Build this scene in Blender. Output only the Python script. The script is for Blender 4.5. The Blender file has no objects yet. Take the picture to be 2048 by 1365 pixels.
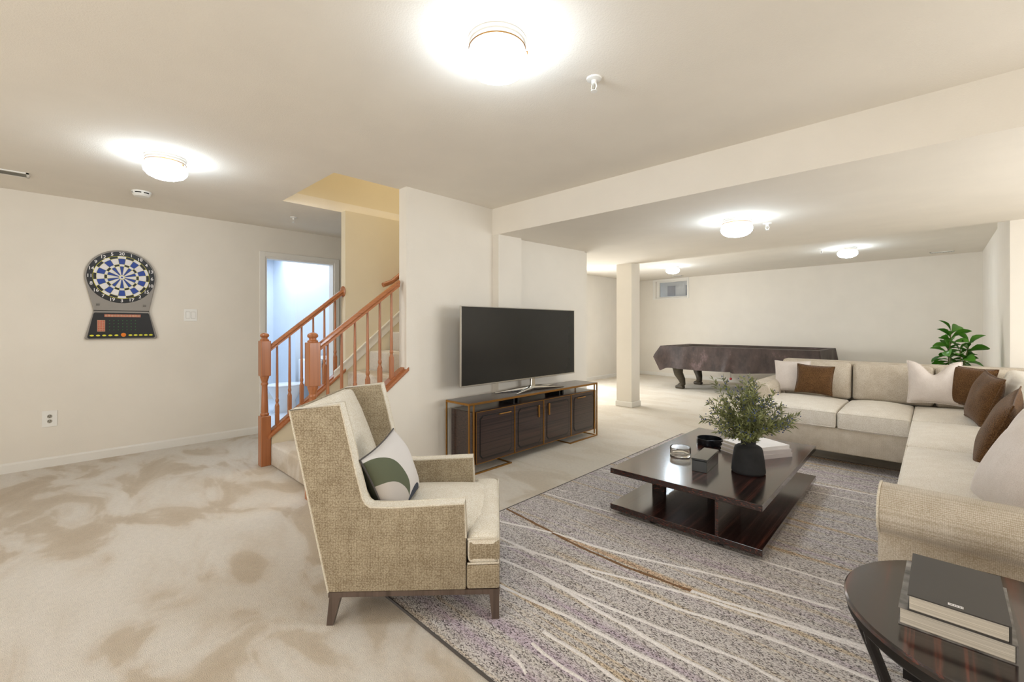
import bpy, bmesh, math, random
from mathutils import Vector, Matrix, Euler
R = random.Random(7)
PI = math.pi
SC = bpy.context.scene
COL = SC.collection

# ------------------------------------------------------------------ camera
EYE = 1.265
YAW = math.atan(844 / 880)
cam_d = bpy.data.cameras.new('camera')
cam = bpy.data.objects.new('camera', cam_d)
COL.objects.link(cam)
cam.location = (0, 0, EYE)
cam.rotation_euler = (PI / 2, 0, YAW)
cam_d.sensor_width = 36
cam_d.lens = 880 / 2048 * 36
cam_d.shift_y = -30.5 / 2048
cam_d.clip_start = 0.02
SC.camera = cam
# ------------------------------------------------------------------ world, exposure
w = bpy.data.worlds.new('world'); SC.world = w
w.use_nodes = True
w.node_tree.nodes['Background'].inputs[0].default_value = (.75, .87, 1, 1)
w.node_tree.nodes['Background'].inputs[1].default_value = 1.0
SC.view_settings.view_transform = 'Standard'
SC.view_settings.look = 'None'
SC.view_settings.gamma = 1
SC.view_settings.use_curve_mapping = False
SC.view_settings.exposure = 0.2
LAMP_STRENGTH = 46.0
LAMP_COL = (.74, .87, 1.0)


def area_light(name, loc, rot, sx, sy, power, col):
    d = bpy.data.lights.new(name, 'AREA'); d.shape = 'RECTANGLE'
    d.size = sx; d.size_y = sy; d.energy = power; d.color = col
    o = bpy.data.objects.new(name, d); COL.objects.link(o)
    o.location = loc; o.rotation_euler = rot
    return o


# added unseen fill panels (near, right, far left); light inside bathroom and upstairs
area_light('near_fill_light', (-1.2, -3.36, 1.15), (PI / 2 + .5, 0, 0), 3.4, 2.0, 88, (1, .945, .87))  # added soft fill from behind the camera, tilted up at the ceiling
area_light('side_fill_light', (2.36, 3.7, 1.40), (PI / 2 - .18, 0, PI / 2), 2.8, 1.2, 76, (.98, .985, .98))  # added fill from the right, toward the column and television wall
area_light('far_fill_light', (-5.70, 6.9, 1.15), (PI / 2, 0, -PI / 2), 2.0, .9, 88, (.95, .98, 1))  # added fill for the far room; no window stands here
area_light('bathroom_daylight', (-7.0, 2.35, 2.40), (0, 0, 0), 1.4, 1.6, 34, (.82, .91, 1))
area_light('upstairs_light', (-3.85, 3.2, 4.84), (0, 0, 0), .9, 2.2, 30, (1, .92, .74))  # warm light of an upstairs lamp out of view

# ------------------------------------------------------------------ material helpers


def new_mat(name):
    m = bpy.data.materials.new(name); m.use_nodes = True
    nt = m.node_tree
    return m, nt, nt.nodes['Principled BSDF']


def N(nt, t, **kw):
    n = nt.nodes.new(t)
    for k, v in kw.items():
        if k in n.inputs: n.inputs[k].default_value = v
        else: setattr(n, k, v)
    return n


def rgb(*c):
    return tuple(((x / 255) / 12.92 if x / 255 <= .04045 else ((x / 255 + .055) / 1.055) ** 2.4) for x in c) + (1,)


def coords(nt, scale=(1, 1, 1), kind='Object', rot=(0, 0, 0)):
    tc = N(nt, 'ShaderNodeTexCoord'); mp = N(nt, 'ShaderNodeMapping')
    mp.inputs['Scale'].default_value = scale
    mp.inputs['Rotation'].default_value = rot
    nt.links.new(tc.outputs[kind], mp.inputs['Vector'])
    return mp.outputs[0]


def ramp(nt, fac, stops):
    r = N(nt, 'ShaderNodeValToRGB')
    e = r.color_ramp.elements
    while len(e) < len(stops): e.new(.5)
    for el, (p, c) in zip(e, stops):
        el.position = p; el.color = c
    nt.links.new(fac, r.inputs[0])
    return r.outputs[0]


def add_bump(nt, b, height, strength, dist):
    n = N(nt, 'ShaderNodeBump'); n.inputs['Strength'].default_value = strength
    n.inputs['Distance'].default_value = dist
    nt.links.new(height, n.inputs['Height']); nt.links.new(n.outputs[0], b.inputs['Normal'])


def plain(name, col, rough=.5, metal=0, vary=.06, vscale=8, bump=0, bscale=200, coat=0, spec=.5):
    m, nt, b = new_mat(name)
    b.inputs['Roughness'].default_value = rough; b.inputs['Metallic'].default_value = metal
    b.inputs['Specular IOR Level'].default_value = spec
    b.inputs['Coat Weight'].default_value = coat; b.inputs['Coat Roughness'].default_value = .08
    nz = N(nt, 'ShaderNodeTexNoise', Scale=vscale, Detail=4.0)
    nt.links.new(coords(nt), nz.inputs['Vector'])
    lo = tuple(c * (1 - vary) for c in col[:3]) + (1,); hi = tuple(min(1, c * (1 + vary)) for c in col[:3]) + (1,)
    nt.links.new(ramp(nt, nz.outputs['Fac'], [(.3, lo), (.7, hi)]), b.inputs['Base Color'])
    if bump:
        bz = N(nt, 'ShaderNodeTexNoise', Scale=bscale, Detail=2.0)
        nt.links.new(coords(nt), bz.inputs['Vector'])
        add_bump(nt, b, bz.outputs['Fac'], bump, .002)
    return m


def fabric(name, lo, hi, scale=130, bump=.6, rough=.95, stretch=(1, 1, 1), rnd=.95):
    m, nt, b = new_mat(name)
    b.inputs['Roughness'].default_value = rough; b.inputs['Specular IOR Level'].default_value = .15
    b.inputs['Sheen Weight'].default_value = .15
    v = N(nt, 'ShaderNodeTexVoronoi', Scale=scale, Randomness=rnd)
    nt.links.new(coords(nt, stretch), v.inputs['Vector'])
    nz = N(nt, 'ShaderNodeTexNoise', Scale=14.0, Detail=5.0)
    nt.links.new(coords(nt), nz.inputs['Vector'])
    ad = N(nt, 'ShaderNodeMath', operation='MULTIPLY_ADD')
    nt.links.new(nz.outputs['Fac'], ad.inputs[0]); ad.inputs[1].default_value = .5
    nt.links.new(v.outputs['Distance'], ad.inputs[2])
    nt.links.new(ramp(nt, ad.outputs[0], [(.35, hi), (.95, lo)]), b.inputs['Base Color'])
    inv = N(nt, 'ShaderNodeMath', operation='SUBTRACT'); inv.inputs[0].default_value = 1
    nt.links.new(v.outputs['Distance'], inv.inputs[1])
    add_bump(nt, b, inv.outputs[0], bump, .0025)
    return m


def wood(name, dark, light, streak, axis=1, scale=1.0, rough=.18, coat=.5, lo=.4, hi=.62, stops=None):
    m, nt, b = new_mat(name)
    b.inputs['Roughness'].default_value = rough; b.inputs['Coat Weight'].default_value = coat
    b.inputs['Coat Roughness'].default_value = .12
    s = [60 * scale] * 3; s[axis] = 1.0 * scale
    if axis != 2: s[2] = 170 * scale
    nz = N(nt, 'ShaderNodeTexNoise', Scale=1.0, Detail=3.0, Roughness=.6)
    nt.links.new(coords(nt, s), nz.inputs['Vector'])
    nt.links.new(ramp(nt, nz.outputs['Fac'], stops or [(lo, dark), (.5, light), (hi, light), (.72, streak)]), b.inputs['Base Color'])
    return m


def paint(name, col, bump=.25):
    return plain(name, col, rough=.92, vary=.02, vscale=3, bump=bump, bscale=160, spec=.2)


MT = {}
MT['wall'] = paint('wall_paint', rgb(232, 225, 213))
MT['ceil'] = paint('ceiling_paint', rgb(238, 231, 219), .5)
MT['trim'] = plain('white_trim', rgb(232, 228, 220), .45, vary=.01)
MT['bath'] = paint('bathroom_paint', rgb(224, 233, 244))
MT['bathfloor'] = plain('bathroom_vinyl', rgb(214, 220, 228), .4)
MT['stairwall'] = paint('stairwell_paint', rgb(230, 219, 194))
MT['oak'] = wood('honey_oak', rgb(142, 84, 48), rgb(172, 108, 66), rgb(188, 125, 80), axis=2, scale=.6, rough=.35, coat=.3, lo=.3)
MT['oakrail'] = wood('honey_oak_rail', rgb(142, 84, 48), rgb(172, 108, 66), rgb(188, 125, 80), axis=1, scale=.6, rough=.35, coat=.3, lo=.3)
MT['ebony'] = wood('macassar_ebony', rgb(18, 11, 10), rgb(54, 30, 25), rgb(128, 58, 38), axis=1, scale=.75, rough=.2, coat=.6, stops=[(.36, rgb(16, 10, 9)), (.5, rgb(40, 22, 18)), (.57, rgb(54, 29, 24)), (.62, rgb(98, 47, 33)), (.66, rgb(46, 25, 20))])
MT['ebonyx'] = wood('macassar_ebony_cross', rgb(26, 18, 16), rgb(58, 42, 37), rgb(88, 62, 52), axis=1, scale=.6, rough=.28, coat=.4, lo=.35, hi=.6)
MT['brass'] = plain('brushed_bronze', rgb(168, 124, 68), .34, 1, vary=.05, vscale=30)
MT['chrome'] = plain('polished_chrome', rgb(220, 218, 212), .12, 1, vary=.01)
MT['silver'] = plain('silver_bezel', rgb(196, 192, 184), .3, 1, vary=.01)
MT['screen'] = plain('dark_screen', rgb(38, 37, 34), .22, vary=.02, spec=.35)
MT['black'] = plain('black_plastic', rgb(14, 14, 15), .45)
MT['blackiron'] = plain('black_iron', rgb(30, 26, 24), .45, .4)
MT['glass_lamp'] = None
MT['chairshade'] = fabric('chair_weave_shaded', rgb(132, 116, 92), rgb(194, 180, 154), 150, .7, rnd=.4)  # shaded copy of the one chair fabric, for sides and outside
MT['chairlit'] = fabric('chair_weave_lit', rgb(218, 206, 184), rgb(244, 238, 226), 190, .35)  # lit copy of the same chair fabric, for inside and top faces
MT['piping'] = fabric('cream_piping', rgb(205, 194, 172), rgb(238, 230, 216), 300, .3)
MT['legwood'] = wood('grey_walnut', rgb(70, 56, 48), rgb(96, 80, 70), rgb(112, 94, 82), axis=2, scale=.7, rough=.4, coat=.1, lo=.3)
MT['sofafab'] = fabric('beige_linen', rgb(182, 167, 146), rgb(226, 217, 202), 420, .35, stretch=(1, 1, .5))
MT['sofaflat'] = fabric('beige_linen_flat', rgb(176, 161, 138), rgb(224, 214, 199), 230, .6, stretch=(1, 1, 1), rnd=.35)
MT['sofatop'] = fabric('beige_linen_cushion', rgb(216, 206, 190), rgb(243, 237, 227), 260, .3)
MT['cream'] = fabric('cream_cotton', rgb(206, 194, 184), rgb(230, 220, 212), 500, .12)
MT['brown'] = fabric('brown_hopsack', rgb(74, 50, 27), rgb(122, 88, 54), 230, .6)
MT['gasket'] = plain('dark_edge_binding', rgb(84, 79, 76), .9)
MT['rugwhite'] = plain('white_yarn', rgb(240, 232, 228), .95, vary=.18, vscale=140, bump=.8, bscale=250)
MT['rugbrown'] = plain('brown_yarn', rgb(130, 96, 66), .95, vary=.5, vscale=140, bump=.8, bscale=250)
MT['leaf'] = plain('glossy_leaf', rgb(96, 160, 52), .4, vary=.3, vscale=7)
MT['stem'] = plain('green_stem', rgb(96, 104, 50), .7)
MT['herb'] = plain('herb_leaf', rgb(122, 126, 78), .6, vary=.55, vscale=12)
MT['berry'] = plain('blue_berry', rgb(66, 78, 112), .5, vary=.25, vscale=40)
MT['vase'] = plain('matt_black_stoneware', rgb(33, 33, 34), .85, vary=.25, vscale=14, bump=.3, bscale=60)
MT['lacquer'] = plain('black_lacquer', rgb(34, 36, 35), .18, vary=.02, coat=.5)
MT['traydark'] = plain('black_marble', rgb(20, 20, 24), .25, vary=.5, vscale=30)
MT['bookwhite'] = plain('white_book_cover', rgb(232, 228, 226), .5, vary=.02)
MT['bookgrey'] = plain('grey_book_cover', rgb(205, 198, 198), .5, vary=.03)
MT['bookdark'] = plain('charcoal_book_cover', rgb(58, 54, 50), .45, vary=.03)
MT['bookphoto'] = plain('printed_photo_cover', rgb(120, 116, 112), .3, vary=.8, vscale=22)
MT['porcelain'] = plain('white_porcelain', rgb(240, 242, 246), .15, vary=.01)
MT['vanity'] = plain('pinkish_oak', rgb(176, 130, 110), .5)
MT['greyplastic'] = plain('grey_plastic', rgb(146, 140, 132), .45, vary=.03)
MT['whiteplastic'] = plain('white_plastic', rgb(238, 236, 230), .4, vary=.01)
MT['darkslot'] = plain('dark_slot', rgb(30, 28, 26), .8)
MT['slat'] = plain('grey_vent_slat', rgb(160, 154, 140), .5)
MT['d_white'] = plain('dart_white', rgb(232, 228, 226), .5, vary=.03)
MT['d_blue'] = plain('dart_blue', rgb(26, 62, 150), .5, vary=.05)
MT['d_yellow'] = plain('dart_yellow', rgb(232, 226, 60), .5, vary=.03)
MT['d_orange'] = plain('dart_orange', rgb(240, 130, 20), .5)
MT['d_led'] = plain('dim_led_red', rgb(196, 104, 78), .4, vary=.2, vscale=60)
MT['d_panel'] = plain('pale_score_panel', rgb(190, 150, 118), .4, vary=.15, vscale=40)
MT['d_green'] = plain('green_indicator', rgb(30, 110, 40), .4)
MT['poolwood'] = plain('carved_dark_wood', rgb(66, 58, 44), .5, vary=.3, vscale=20)
MT['felt'] = plain('green_felt', rgb(40, 90, 60), .95)
MT['redbead'] = plain('red_bead', rgb(150, 20, 30), .4)
MT['pot'] = plain('clay_pot', rgb(150, 140, 128), .7)
MT['soil'] = plain('soil', rgb(50, 38, 30), 1)

# carpet: trodden cut pile with brushed patches
m, nt, b = new_mat('cut_pile_carpet'); MT['carpet'] = m
b.inputs['Roughness'].default_value = 1; b.inputs['Specular IOR Level'].default_value = .05; b.inputs['Sheen Weight'].default_value = .2
big = N(nt, 'ShaderNodeTexNoise', Scale=1.9, Detail=3.0, Roughness=.5, Distortion=1.0)
nt.links.new(coords(nt, (.75, 1.5, 1), rot=(0, 0, .75)), big.inputs['Vector'])
c1 = ramp(nt, big.outputs['Fac'], [(.34, rgb(204, 187, 164)), (.45, rgb(213, 198, 177)), (.485, rgb(225, 213, 197)), (.56, rgb(232, 223, 210)), (.75, rgb(237, 229, 218))])
sy_ = N(nt, 'ShaderNodeSeparateXYZ'); nt.links.new(coords(nt), sy_.inputs[0])      # footprints lie mostly in the walked-on left half
mr = N(nt, 'ShaderNodeMapRange'); nt.links.new(sy_.outputs[1], mr.inputs[0])
for i_, v_ in ((1, 1.6), (2, 3.2), (3, 0.0), (4, .68)): mr.inputs[i_].default_value = v_
mx0 = N(nt, 'ShaderNodeMix', data_type='RGBA'); nt.links.new(mr.outputs[0], mx0.inputs[0]); nt.links.new(c1, mx0.inputs[6]); mx0.inputs[7].default_value = rgb(232, 222, 204)
c1 = mx0.outputs[2]
fin = N(nt, 'ShaderNodeTexNoise', Scale=260, Detail=3.0)
nt.links.new(coords(nt), fin.inputs['Vector'])
mid = N(nt, 'ShaderNodeTexNoise', Scale=40, Detail=3.0)
nt.links.new(coords(nt), mid.inputs['Vector'])
f2 = ramp(nt, fin.outputs['Fac'], [(.3, (.80, .80, .80, 1)), (.7, (1.04, 1.04, 1.04, 1))])
f3 = ramp(nt, mid.outputs['Fac'], [(.3, (.93, .93, .93, 1)), (.7, (1.02, 1.02, 1.02, 1))])
mx = N(nt, 'ShaderNodeMix', data_type='RGBA', blend_type='MULTIPLY'); mx.inputs[0].default_value = 1
nt.links.new(c1, mx.inputs[6]); nt.links.new(f2, mx.inputs[7])
mx2 = N(nt, 'ShaderNodeMix', data_type='RGBA', blend_type='MULTIPLY'); mx2.inputs[0].default_value = 1
nt.links.new(mx.outputs[2], mx2.inputs[6]); nt.links.new(f3, mx2.inputs[7])
nt.links.new(mx2.outputs[2], b.inputs['Base Color'])
add_bump(nt, b, fin.outputs['Fac'], .7, .006)

# loop-pile rug: flecked grey with stretched colour bands
m, nt, b = new_mat('flecked_rug'); MT['rug'] = m
b.inputs['Roughness'].default_value = 1; b.inputs['Specular IOR Level'].default_value = .05
v = N(nt, 'ShaderNodeTexVoronoi', Scale=150, Randomness=1.0)
nt.links.new(coords(nt, (1, 1.7, 1)), v.inputs['Vector'])
sep = N(nt, 'ShaderNodeSeparateColor'); nt.links.new(v.outputs['Color'], sep.inputs[0])
flk = ramp(nt, sep.outputs[0], [(0, rgb(108, 102, 100)), (.2, rgb(168, 161, 158)), (.42, rgb(220, 213, 208)), (.75, rgb(242, 237, 233)), (1, rgb(250, 247, 244))])
band = N(nt, 'ShaderNodeTexNoise', Scale=1.0, Detail=2.0)
nt.links.new(coords(nt, (.55, 15, 1)), band.inputs['Vector'])
bc = ramp(nt, band.outputs['Fac'], [(.28, rgb(222, 208, 224)), (.42, rgb(234, 230, 231)), (.58, rgb(236, 233, 230)), (.66, rgb(240, 224, 196)), (.76, rgb(234, 200, 166))])
mx = N(nt, 'ShaderNodeMix', data_type='RGBA', blend_type='MULTIPLY'); mx.inputs[0].default_value = .9
nt.links.new(flk, mx.inputs[6]); nt.links.new(bc, mx.inputs[7])
nt.links.new(mx.outputs[2], b.inputs['Base Color'])
inv = N(nt, 'ShaderNodeMath', operation='SUBTRACT'); inv.inputs[0].default_value = 1
nt.links.new(v.outputs['Distance'], inv.inputs[1]); add_bump(nt, b, inv.outputs[0], .8, .005)

# dusty purple-brown vinyl cover
m, nt, b = new_mat('dark_leatherette_cover'); MT['cover'] = m
b.inputs['Roughness'].default_value = .55; b.inputs['Specular IOR Level'].default_value = .4
nz = N(nt, 'ShaderNodeTexNoise', Scale=5, Detail=6.0, Roughness=.7)
nt.links.new(coords(nt, (1, 1, .6)), nz.inputs['Vector'])
nt.links.new(ramp(nt, nz.outputs['Fac'], [(.35, rgb(46, 37, 34)), (.58, rgb(74, 60, 56)), (.76, rgb(124, 104, 104))]), b.inputs['Base Color'])
add_bump(nt, b, nz.outputs['Fac'], .4, .02)

# clear glass
m, nt, b = new_mat('clear_glass'); MT['glass'] = m
b.inputs['Transmission Weight'].default_value = 1; b.inputs['Roughness'].default_value = .02; b.inputs['IOR'].default_value = 1.22
nz = N(nt, 'ShaderNodeTexNoise', Scale=3.0); nt.links.new(coords(nt), nz.inputs['Vector'])
nt.links.new(ramp(nt, nz.outputs['Fac'], [(0, (.97, .97, .95, 1)), (1, (1, .99, .97, 1))]), b.inputs['Base Color'])

# lamp bowl
m, nt, b = new_mat('lit_opal_glass'); MT['glass_lamp'] = m
b.inputs['Base Color'].default_value = (1, 1, 1, 1)
nz = N(nt, 'ShaderNodeTexNoise', Scale=3.0); nt.links.new(coords(nt), nz.inputs['Vector'])
nt.links.new(ramp(nt, nz.outputs['Fac'], [(0, LAMP_COL + (1,)), (1, LAMP_COL + (1,))]), b.inputs['Emission Color'])
sx_ = N(nt, 'ShaderNodeSeparateXYZ'); tc_ = N(nt, 'ShaderNodeTexCoord'); nt.links.new(tc_.outputs['Object'], sx_.inputs[0])
mr = N(nt, 'ShaderNodeMapRange'); nt.links.new(sx_.outputs[2], mr.inputs[0])   # glow dimmed toward the rim on purpose, to shrink the ceiling halo
for i_, v_ in ((1, -.095), (2, -.045), (3, LAMP_STRENGTH), (4, LAMP_STRENGTH * .14)): mr.inputs[i_].default_value = v_
nt.links.new(mr.outputs[0], b.inputs['Emission Strength'])

# paper block edges
m, nt, b = new_mat('page_edges'); MT['pages'] = m
b.inputs['Roughness'].default_value = .9
nz = N(nt, 'ShaderNodeTexNoise', Scale=1.0, Detail=2.0); nt.links.new(coords(nt, (4, 4, 900)), nz.inputs['Vector'])
nt.links.new(ramp(nt, nz.outputs['Fac'], [(.3, rgb(176, 166, 150)), (.7, rgb(224, 216, 202))]), b.inputs['Base Color'])

# printed patchwork cushion: arcs of grey, olive and slate
m, nt, b = new_mat('arc_print_cotton'); MT['arcpillow'] = m
b.inputs['Roughness'].default_value = .9; b.inputs['Specular IOR Level'].default_value = .15
tc = N(nt, 'ShaderNodeTexCoord')


def disc(cx, cy, r0, r1):
    s = N(nt, 'ShaderNodeSeparateXYZ'); nt.links.new(tc.outputs['Object'], s.inputs[0])
    cb = N(nt, 'ShaderNodeCombineXYZ'); nt.links.new(s.outputs[0], cb.inputs[0]); nt.links.new(s.outputs[1], cb.inputs[1])
    d = N(nt, 'ShaderNodeVectorMath', operation='DISTANCE'); nt.links.new(cb.outputs[0], d.inputs[0]); d.inputs[1].default_value = (cx, cy, 0)
    a = N(nt, 'ShaderNodeMath', operation='LESS_THAN'); nt.links.new(d.outputs['Value'], a.inputs[0]); a.inputs[1].default_value = r1
    c = N(nt, 'ShaderNodeMath', operation='GREATER_THAN'); nt.links.new(d.outputs['Value'], c.inputs[0]); c.inputs[1].default_value = r0
    p = N(nt, 'ShaderNodeMath', operation='MULTIPLY'); nt.links.new(a.outputs[0], p.inputs[0]); nt.links.new(c.outputs[0], p.inputs[1])
    return p.outputs[0]


cur = None
sz = N(nt, 'ShaderNodeSeparateXYZ'); nt.links.new(tc.outputs['Object'], sz.inputs[0])
bk_ = N(nt, 'ShaderNodeMath', operation='LESS_THAN'); nt.links.new(sz.outputs[2], bk_.inputs[0]); bk_.inputs[1].default_value = 0
lw_ = N(nt, 'ShaderNodeMath', operation='LESS_THAN'); nt.links.new(sz.outputs[1], lw_.inputs[0]); lw_.inputs[1].default_value = -.03
bl_ = N(nt, 'ShaderNodeMath', operation='MULTIPLY'); nt.links.new(bk_.outputs[0], bl_.inputs[0]); nt.links.new(lw_.outputs[0], bl_.inputs[1])
for (dc, c) in ((disc(-.20, -.02, -1, .17), rgb(98, 102, 82)), (disc(-.22, -.13, -1, .165), rgb(196, 188, 180)), (disc(.02, -.22, -1, .13), rgb(70, 74, 84)), (bk_.outputs[0], rgb(66, 68, 58)), (bl_.outputs[0], rgb(170, 164, 158))):
    mx = N(nt, 'ShaderNodeMix', data_type='RGBA')
    if cur is None: mx.inputs[6].default_value = rgb(214, 208, 203)
    else: nt.links.new(cur, mx.inputs[6])
    mx.inputs[7].default_value = c; nt.links.new(dc, mx.inputs[0]); cur = mx.outputs[2]
nt.links.new(cur, b.inputs['Base Color'])

# ------------------------------------------------------------------ geometry helpers


def box(bm, lo, hi):
    vs = [bm.verts.new((x, y, z)) for x in (lo[0], hi[0]) for y in (lo[1], hi[1]) for z in (lo[2], hi[2])]
    for f in ((0, 1, 3, 2), (4, 6, 7, 5), (0, 4, 5, 1), (2, 3, 7, 6), (0, 2, 6, 4), (1, 5, 7, 3)):
        bm.faces.new([vs[i] for i in f])
    return vs


def bx(lo, hi, bev=0, seg=2):
    bm = bmesh.new(); box(bm, lo, hi)
    if bev: bmesh.ops.bevel(bm, geom=bm.edges[:], offset=bev, segments=seg, profile=.5, affect='EDGES')
    return bm


def prism(pts, ax, lo, hi, bev=0, seg=2, bm=None):
    """polygon pts in the plane normal to axis ax, extruded lo..hi"""
    bm = bm or bmesh.new()

    def P(p, t):
        q = [p[0], p[1]]; q.insert(ax, t); return q
    a = [bm.verts.new(P(p, lo)) for p in pts]; c = [bm.verts.new(P(p, hi)) for p in pts]
    n = len(pts)
    fs = [bm.faces.new(a), bm.faces.new(c[::-1])]
    for i in range(n): fs.append(bm.faces.new((a[i], c[i], c[(i + 1) % n], a[(i + 1) % n])))
    bmesh.ops.recalc_face_normals(bm, faces=bm.faces[:])
    if bev: bmesh.ops.bevel(bm, geom=bm.edges[:], offset=bev, segments=seg, profile=.5, affect='EDGES')
    return bm


def lathe(prof, n=32, bm=None, c=(0, 0, 0)):
    bm = bm or bmesh.new(); rings = []
    for r, z in prof:
        if r < 1e-6: rings.append([bm.verts.new((c[0], c[1], c[2] + z))])
        else: rings.append([bm.verts.new((c[0] + r * math.cos(2 * PI * i / n), c[1] + r * math.sin(2 * PI * i / n), c[2] + z)) for i in range(n)])
    for a, d in zip(rings, rings[1:]):
        for i in range(n):
            j = (i + 1) % n
            if len(a) == 1 and len(d) == 1: continue
            if len(a) == 1: bm.faces.new((a[0], d[i], d[j]))
            elif len(d) == 1: bm.faces.new((a[i], a[j], d[0]))
            else: bm.faces.new((a[i], a[j], d[j], d[i]))
    bmesh.ops.recalc_face_normals(bm, faces=bm.faces[:])
    return bm


def tube(path, rad, n=8, closed=False, bm=None, cap=True):
    bm = bm or bmesh.new(); path = [Vector(p) for p in path]; L = len(path); rings = []
    rad = rad if isinstance(rad, (list, tuple)) else [rad] * L
    prev = None
    for i, p in enumerate(path):
        a = path[i - 1] if (i > 0 or closed) else p; c = path[(i + 1) % L] if (i < L - 1 or closed) else p
        t = (c - a).normalized()
        up = prev if prev is not None else (Vector((0, 0, 1)) if abs(t.z) < .9 else Vector((1, 0, 0)))
        s = t.cross(up)
        if s.length < 1e-6: s = t.cross(Vector((0, 1, 0)))
        s.normalize(); u = s.cross(t).normalized(); prev = u
        rings.append([bm.verts.new(p + (s * math.cos(2 * PI * k / n) + u * math.sin(2 * PI * k / n)) * rad[i]) for k in range(n)])
    pr = list(zip(rings, rings[1:])) + ([(rings[-1], rings[0])] if closed else [])
    for a, c in pr:
        for k in range(n): bm.faces.new((a[k], a[(k + 1) % n], c[(k + 1) % n], c[k]))
    if cap and not closed: bm.faces.new(rings[0][::-1]); bm.faces.new(rings[-1])
    return bm


def grid_lines(h, r, n):
    e = [0, .1, .3, .6, 1]
    l = [-h + r * t for t in e]
    mid = [(-h + r) + (2 * (h - r)) * i / n for i in range(1, n)]
    return l + mid + [h - r * t for t in reversed(e)]


def cushion(cx, cy, cz, hx, hy, hz, r, crown=0, n=6, bm=None, crown_y=0, sag=0):
    """rounded box; crown bulges +-z, crown_y bulges +-y"""
    bm = bm or bmesh.new(); r = min(r, hx * .98, hy * .98, hz * .98)
    H = (hx, hy, hz); vm = {}

    def V(p):
        k = tuple(round(q, 5) for q in p)
        if k in vm: return vm[k]
        inn = [max(-(H[i] - r), min(H[i] - r, p[i])) for i in range(3)]
        d = Vector([p[i] - inn[i] for i in range(3)])
        if d.length > 1e-9: d = d.normalized() * r
        q = [inn[i] + d[i] for i in range(3)]
        fx = max(0, 1 - (q[0] / hx) ** 2); fy = max(0, 1 - (q[1] / hy) ** 2); fz = max(0, 1 - (q[2] / hz) ** 2)
        dz = crown * (fx * fy) ** .6 * (q[2] / hz); dy = crown_y * (fx * fz) ** .6 * (q[1] / hy)
        vm[k] = bm.verts.new((cx + q[0], cy + q[1] + dy, cz + q[2] + dz)); return vm[k]
    G = [grid_lines(h, r, n if h > .1 else 2) for h in H]
    for a in range(3):
        u, v2 = (a + 1) % 3, (a + 2) % 3
        for s in (-1, 1):
            for i in range(len(G[u]) - 1):
                for j in range(len(G[v2]) - 1):
                    q = []
                    for (di, dj) in ((0, 0), (1, 0), (1, 1), (0, 1)):
                        p = [0, 0, 0]; p[a] = s * H[a]; p[u] = G[u][i + di]; p[v2] = G[v2][j + dj]; q.append(V(p))
                    if s < 0: q.reverse()
                    try: bm.faces.new(q)
                    except ValueError: pass
    return bm


def pillow(w, h, t, chop=0, n=18, seed=0):
    """throw pillow in the xy plane, thickness along z; returns (body, piping path)"""
    bm = bmesh.new(); rr = random.Random(seed); ph = rr.random() * 6

    def pos(u, v, s):
        x = u * w / 2 * (1 - .075 * (1 - v * v) * abs(u)); y = v * h / 2 * (1 - .075 * (1 - u * u) * abs(v))
        th = (max(0, (1 - abs(u) ** 2.6)) * max(0, (1 - abs(v) ** 2.6))) ** .55
        z = s * t / 2 * th * (1 + .06 * math.sin(5 * u + ph) * math.cos(4 * v + ph))
        if chop:
            g = math.exp(-(u / .42) ** 2) * max(0, (v + .15) / 1.15) ** 1.5
            y -= chop * g; z *= 1 - .35 * g
        return (x, y, z)
    top = {}; bot = {}
    for i in range(n + 1):
        for j in range(n + 1):
            u = math.sin((i / n - .5) * PI) * .35 + (2 * i / n - 1) * .65; v = math.sin((j / n - .5) * PI) * .35 + (2 * j / n - 1) * .65
            top[i, j] = bm.verts.new(pos(u, v, 1))
            bot[i, j] = top[i, j] if i in (0, n) or j in (0, n) else bm.verts.new(pos(u, v, -1))
    for i in range(n):
        for j in range(n):
            bm.faces.new((top[i, j], top[i + 1, j], top[i + 1, j + 1], top[i, j + 1]))
            bm.faces.new((bot[i, j], bot[i, j + 1], bot[i + 1, j + 1], bot[i + 1, j]))
    ring = [top[i, 0] for i in range(n)] + [top[n, j] for j in range(n)] + [top[i, n] for i in range(n, 0, -1)] + [top[0, j] for j in range(n, 0, -1)]
    path = [v.co.copy() for v in ring]
    return bm, path


def obj(name, bm, mat, parent=None, smooth=False, loc=None, rot=None, angle=40):
    if isinstance(bm, bmesh.types.BMesh):
        me = bpy.data.meshes.new(name); bm.to_mesh(me); bm.free()
    else: me = bm
    if smooth:
        for p in me.polygons: p.use_smooth = True
        try: me.set_sharp_from_angle(angle=math.radians(angle))
        except Exception: pass
    if mat is not None and not me.materials: me.materials.append(MT[mat] if isinstance(mat, str) else mat)
    o = bpy.data.objects.new(name, me); COL.objects.link(o)
    if parent is not None: o.parent = parent
    if loc: o.location = loc
    if rot: o.rotation_euler = rot
    return o


def tag(o, label, cat, group=None):
    o['label'] = label; o['category'] = cat
    if group: o['group'] = group
    return o


def thing(name, label, cat, loc=(0, 0, 0), rot=(0, 0, 0), group=None, matrix=None):
    o = bpy.data.objects.new(name, None); COL.objects.link(o); o.empty_display_size = .1
    if matrix is not None: o.matrix_world = matrix
    else: o.location = loc; o.rotation_euler = rot
    return tag(o, label, cat, group)


def struct(name, bm, mat, parent=None, label=None, **kw):
    o = obj(name, bm, mat, parent, **kw)
    if parent is None: o['kind'] = 'structure'
    if label: o['label'] = label
    return o


def sroot(name, label, loc=(0, 0, 0), rot=(0, 0, 0)):
    o = bpy.data.objects.new(name, None); COL.objects.link(o); o.location = loc; o.rotation_euler = rot
    o['kind'] = 'structure'; o['label'] = label
    return o


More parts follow.
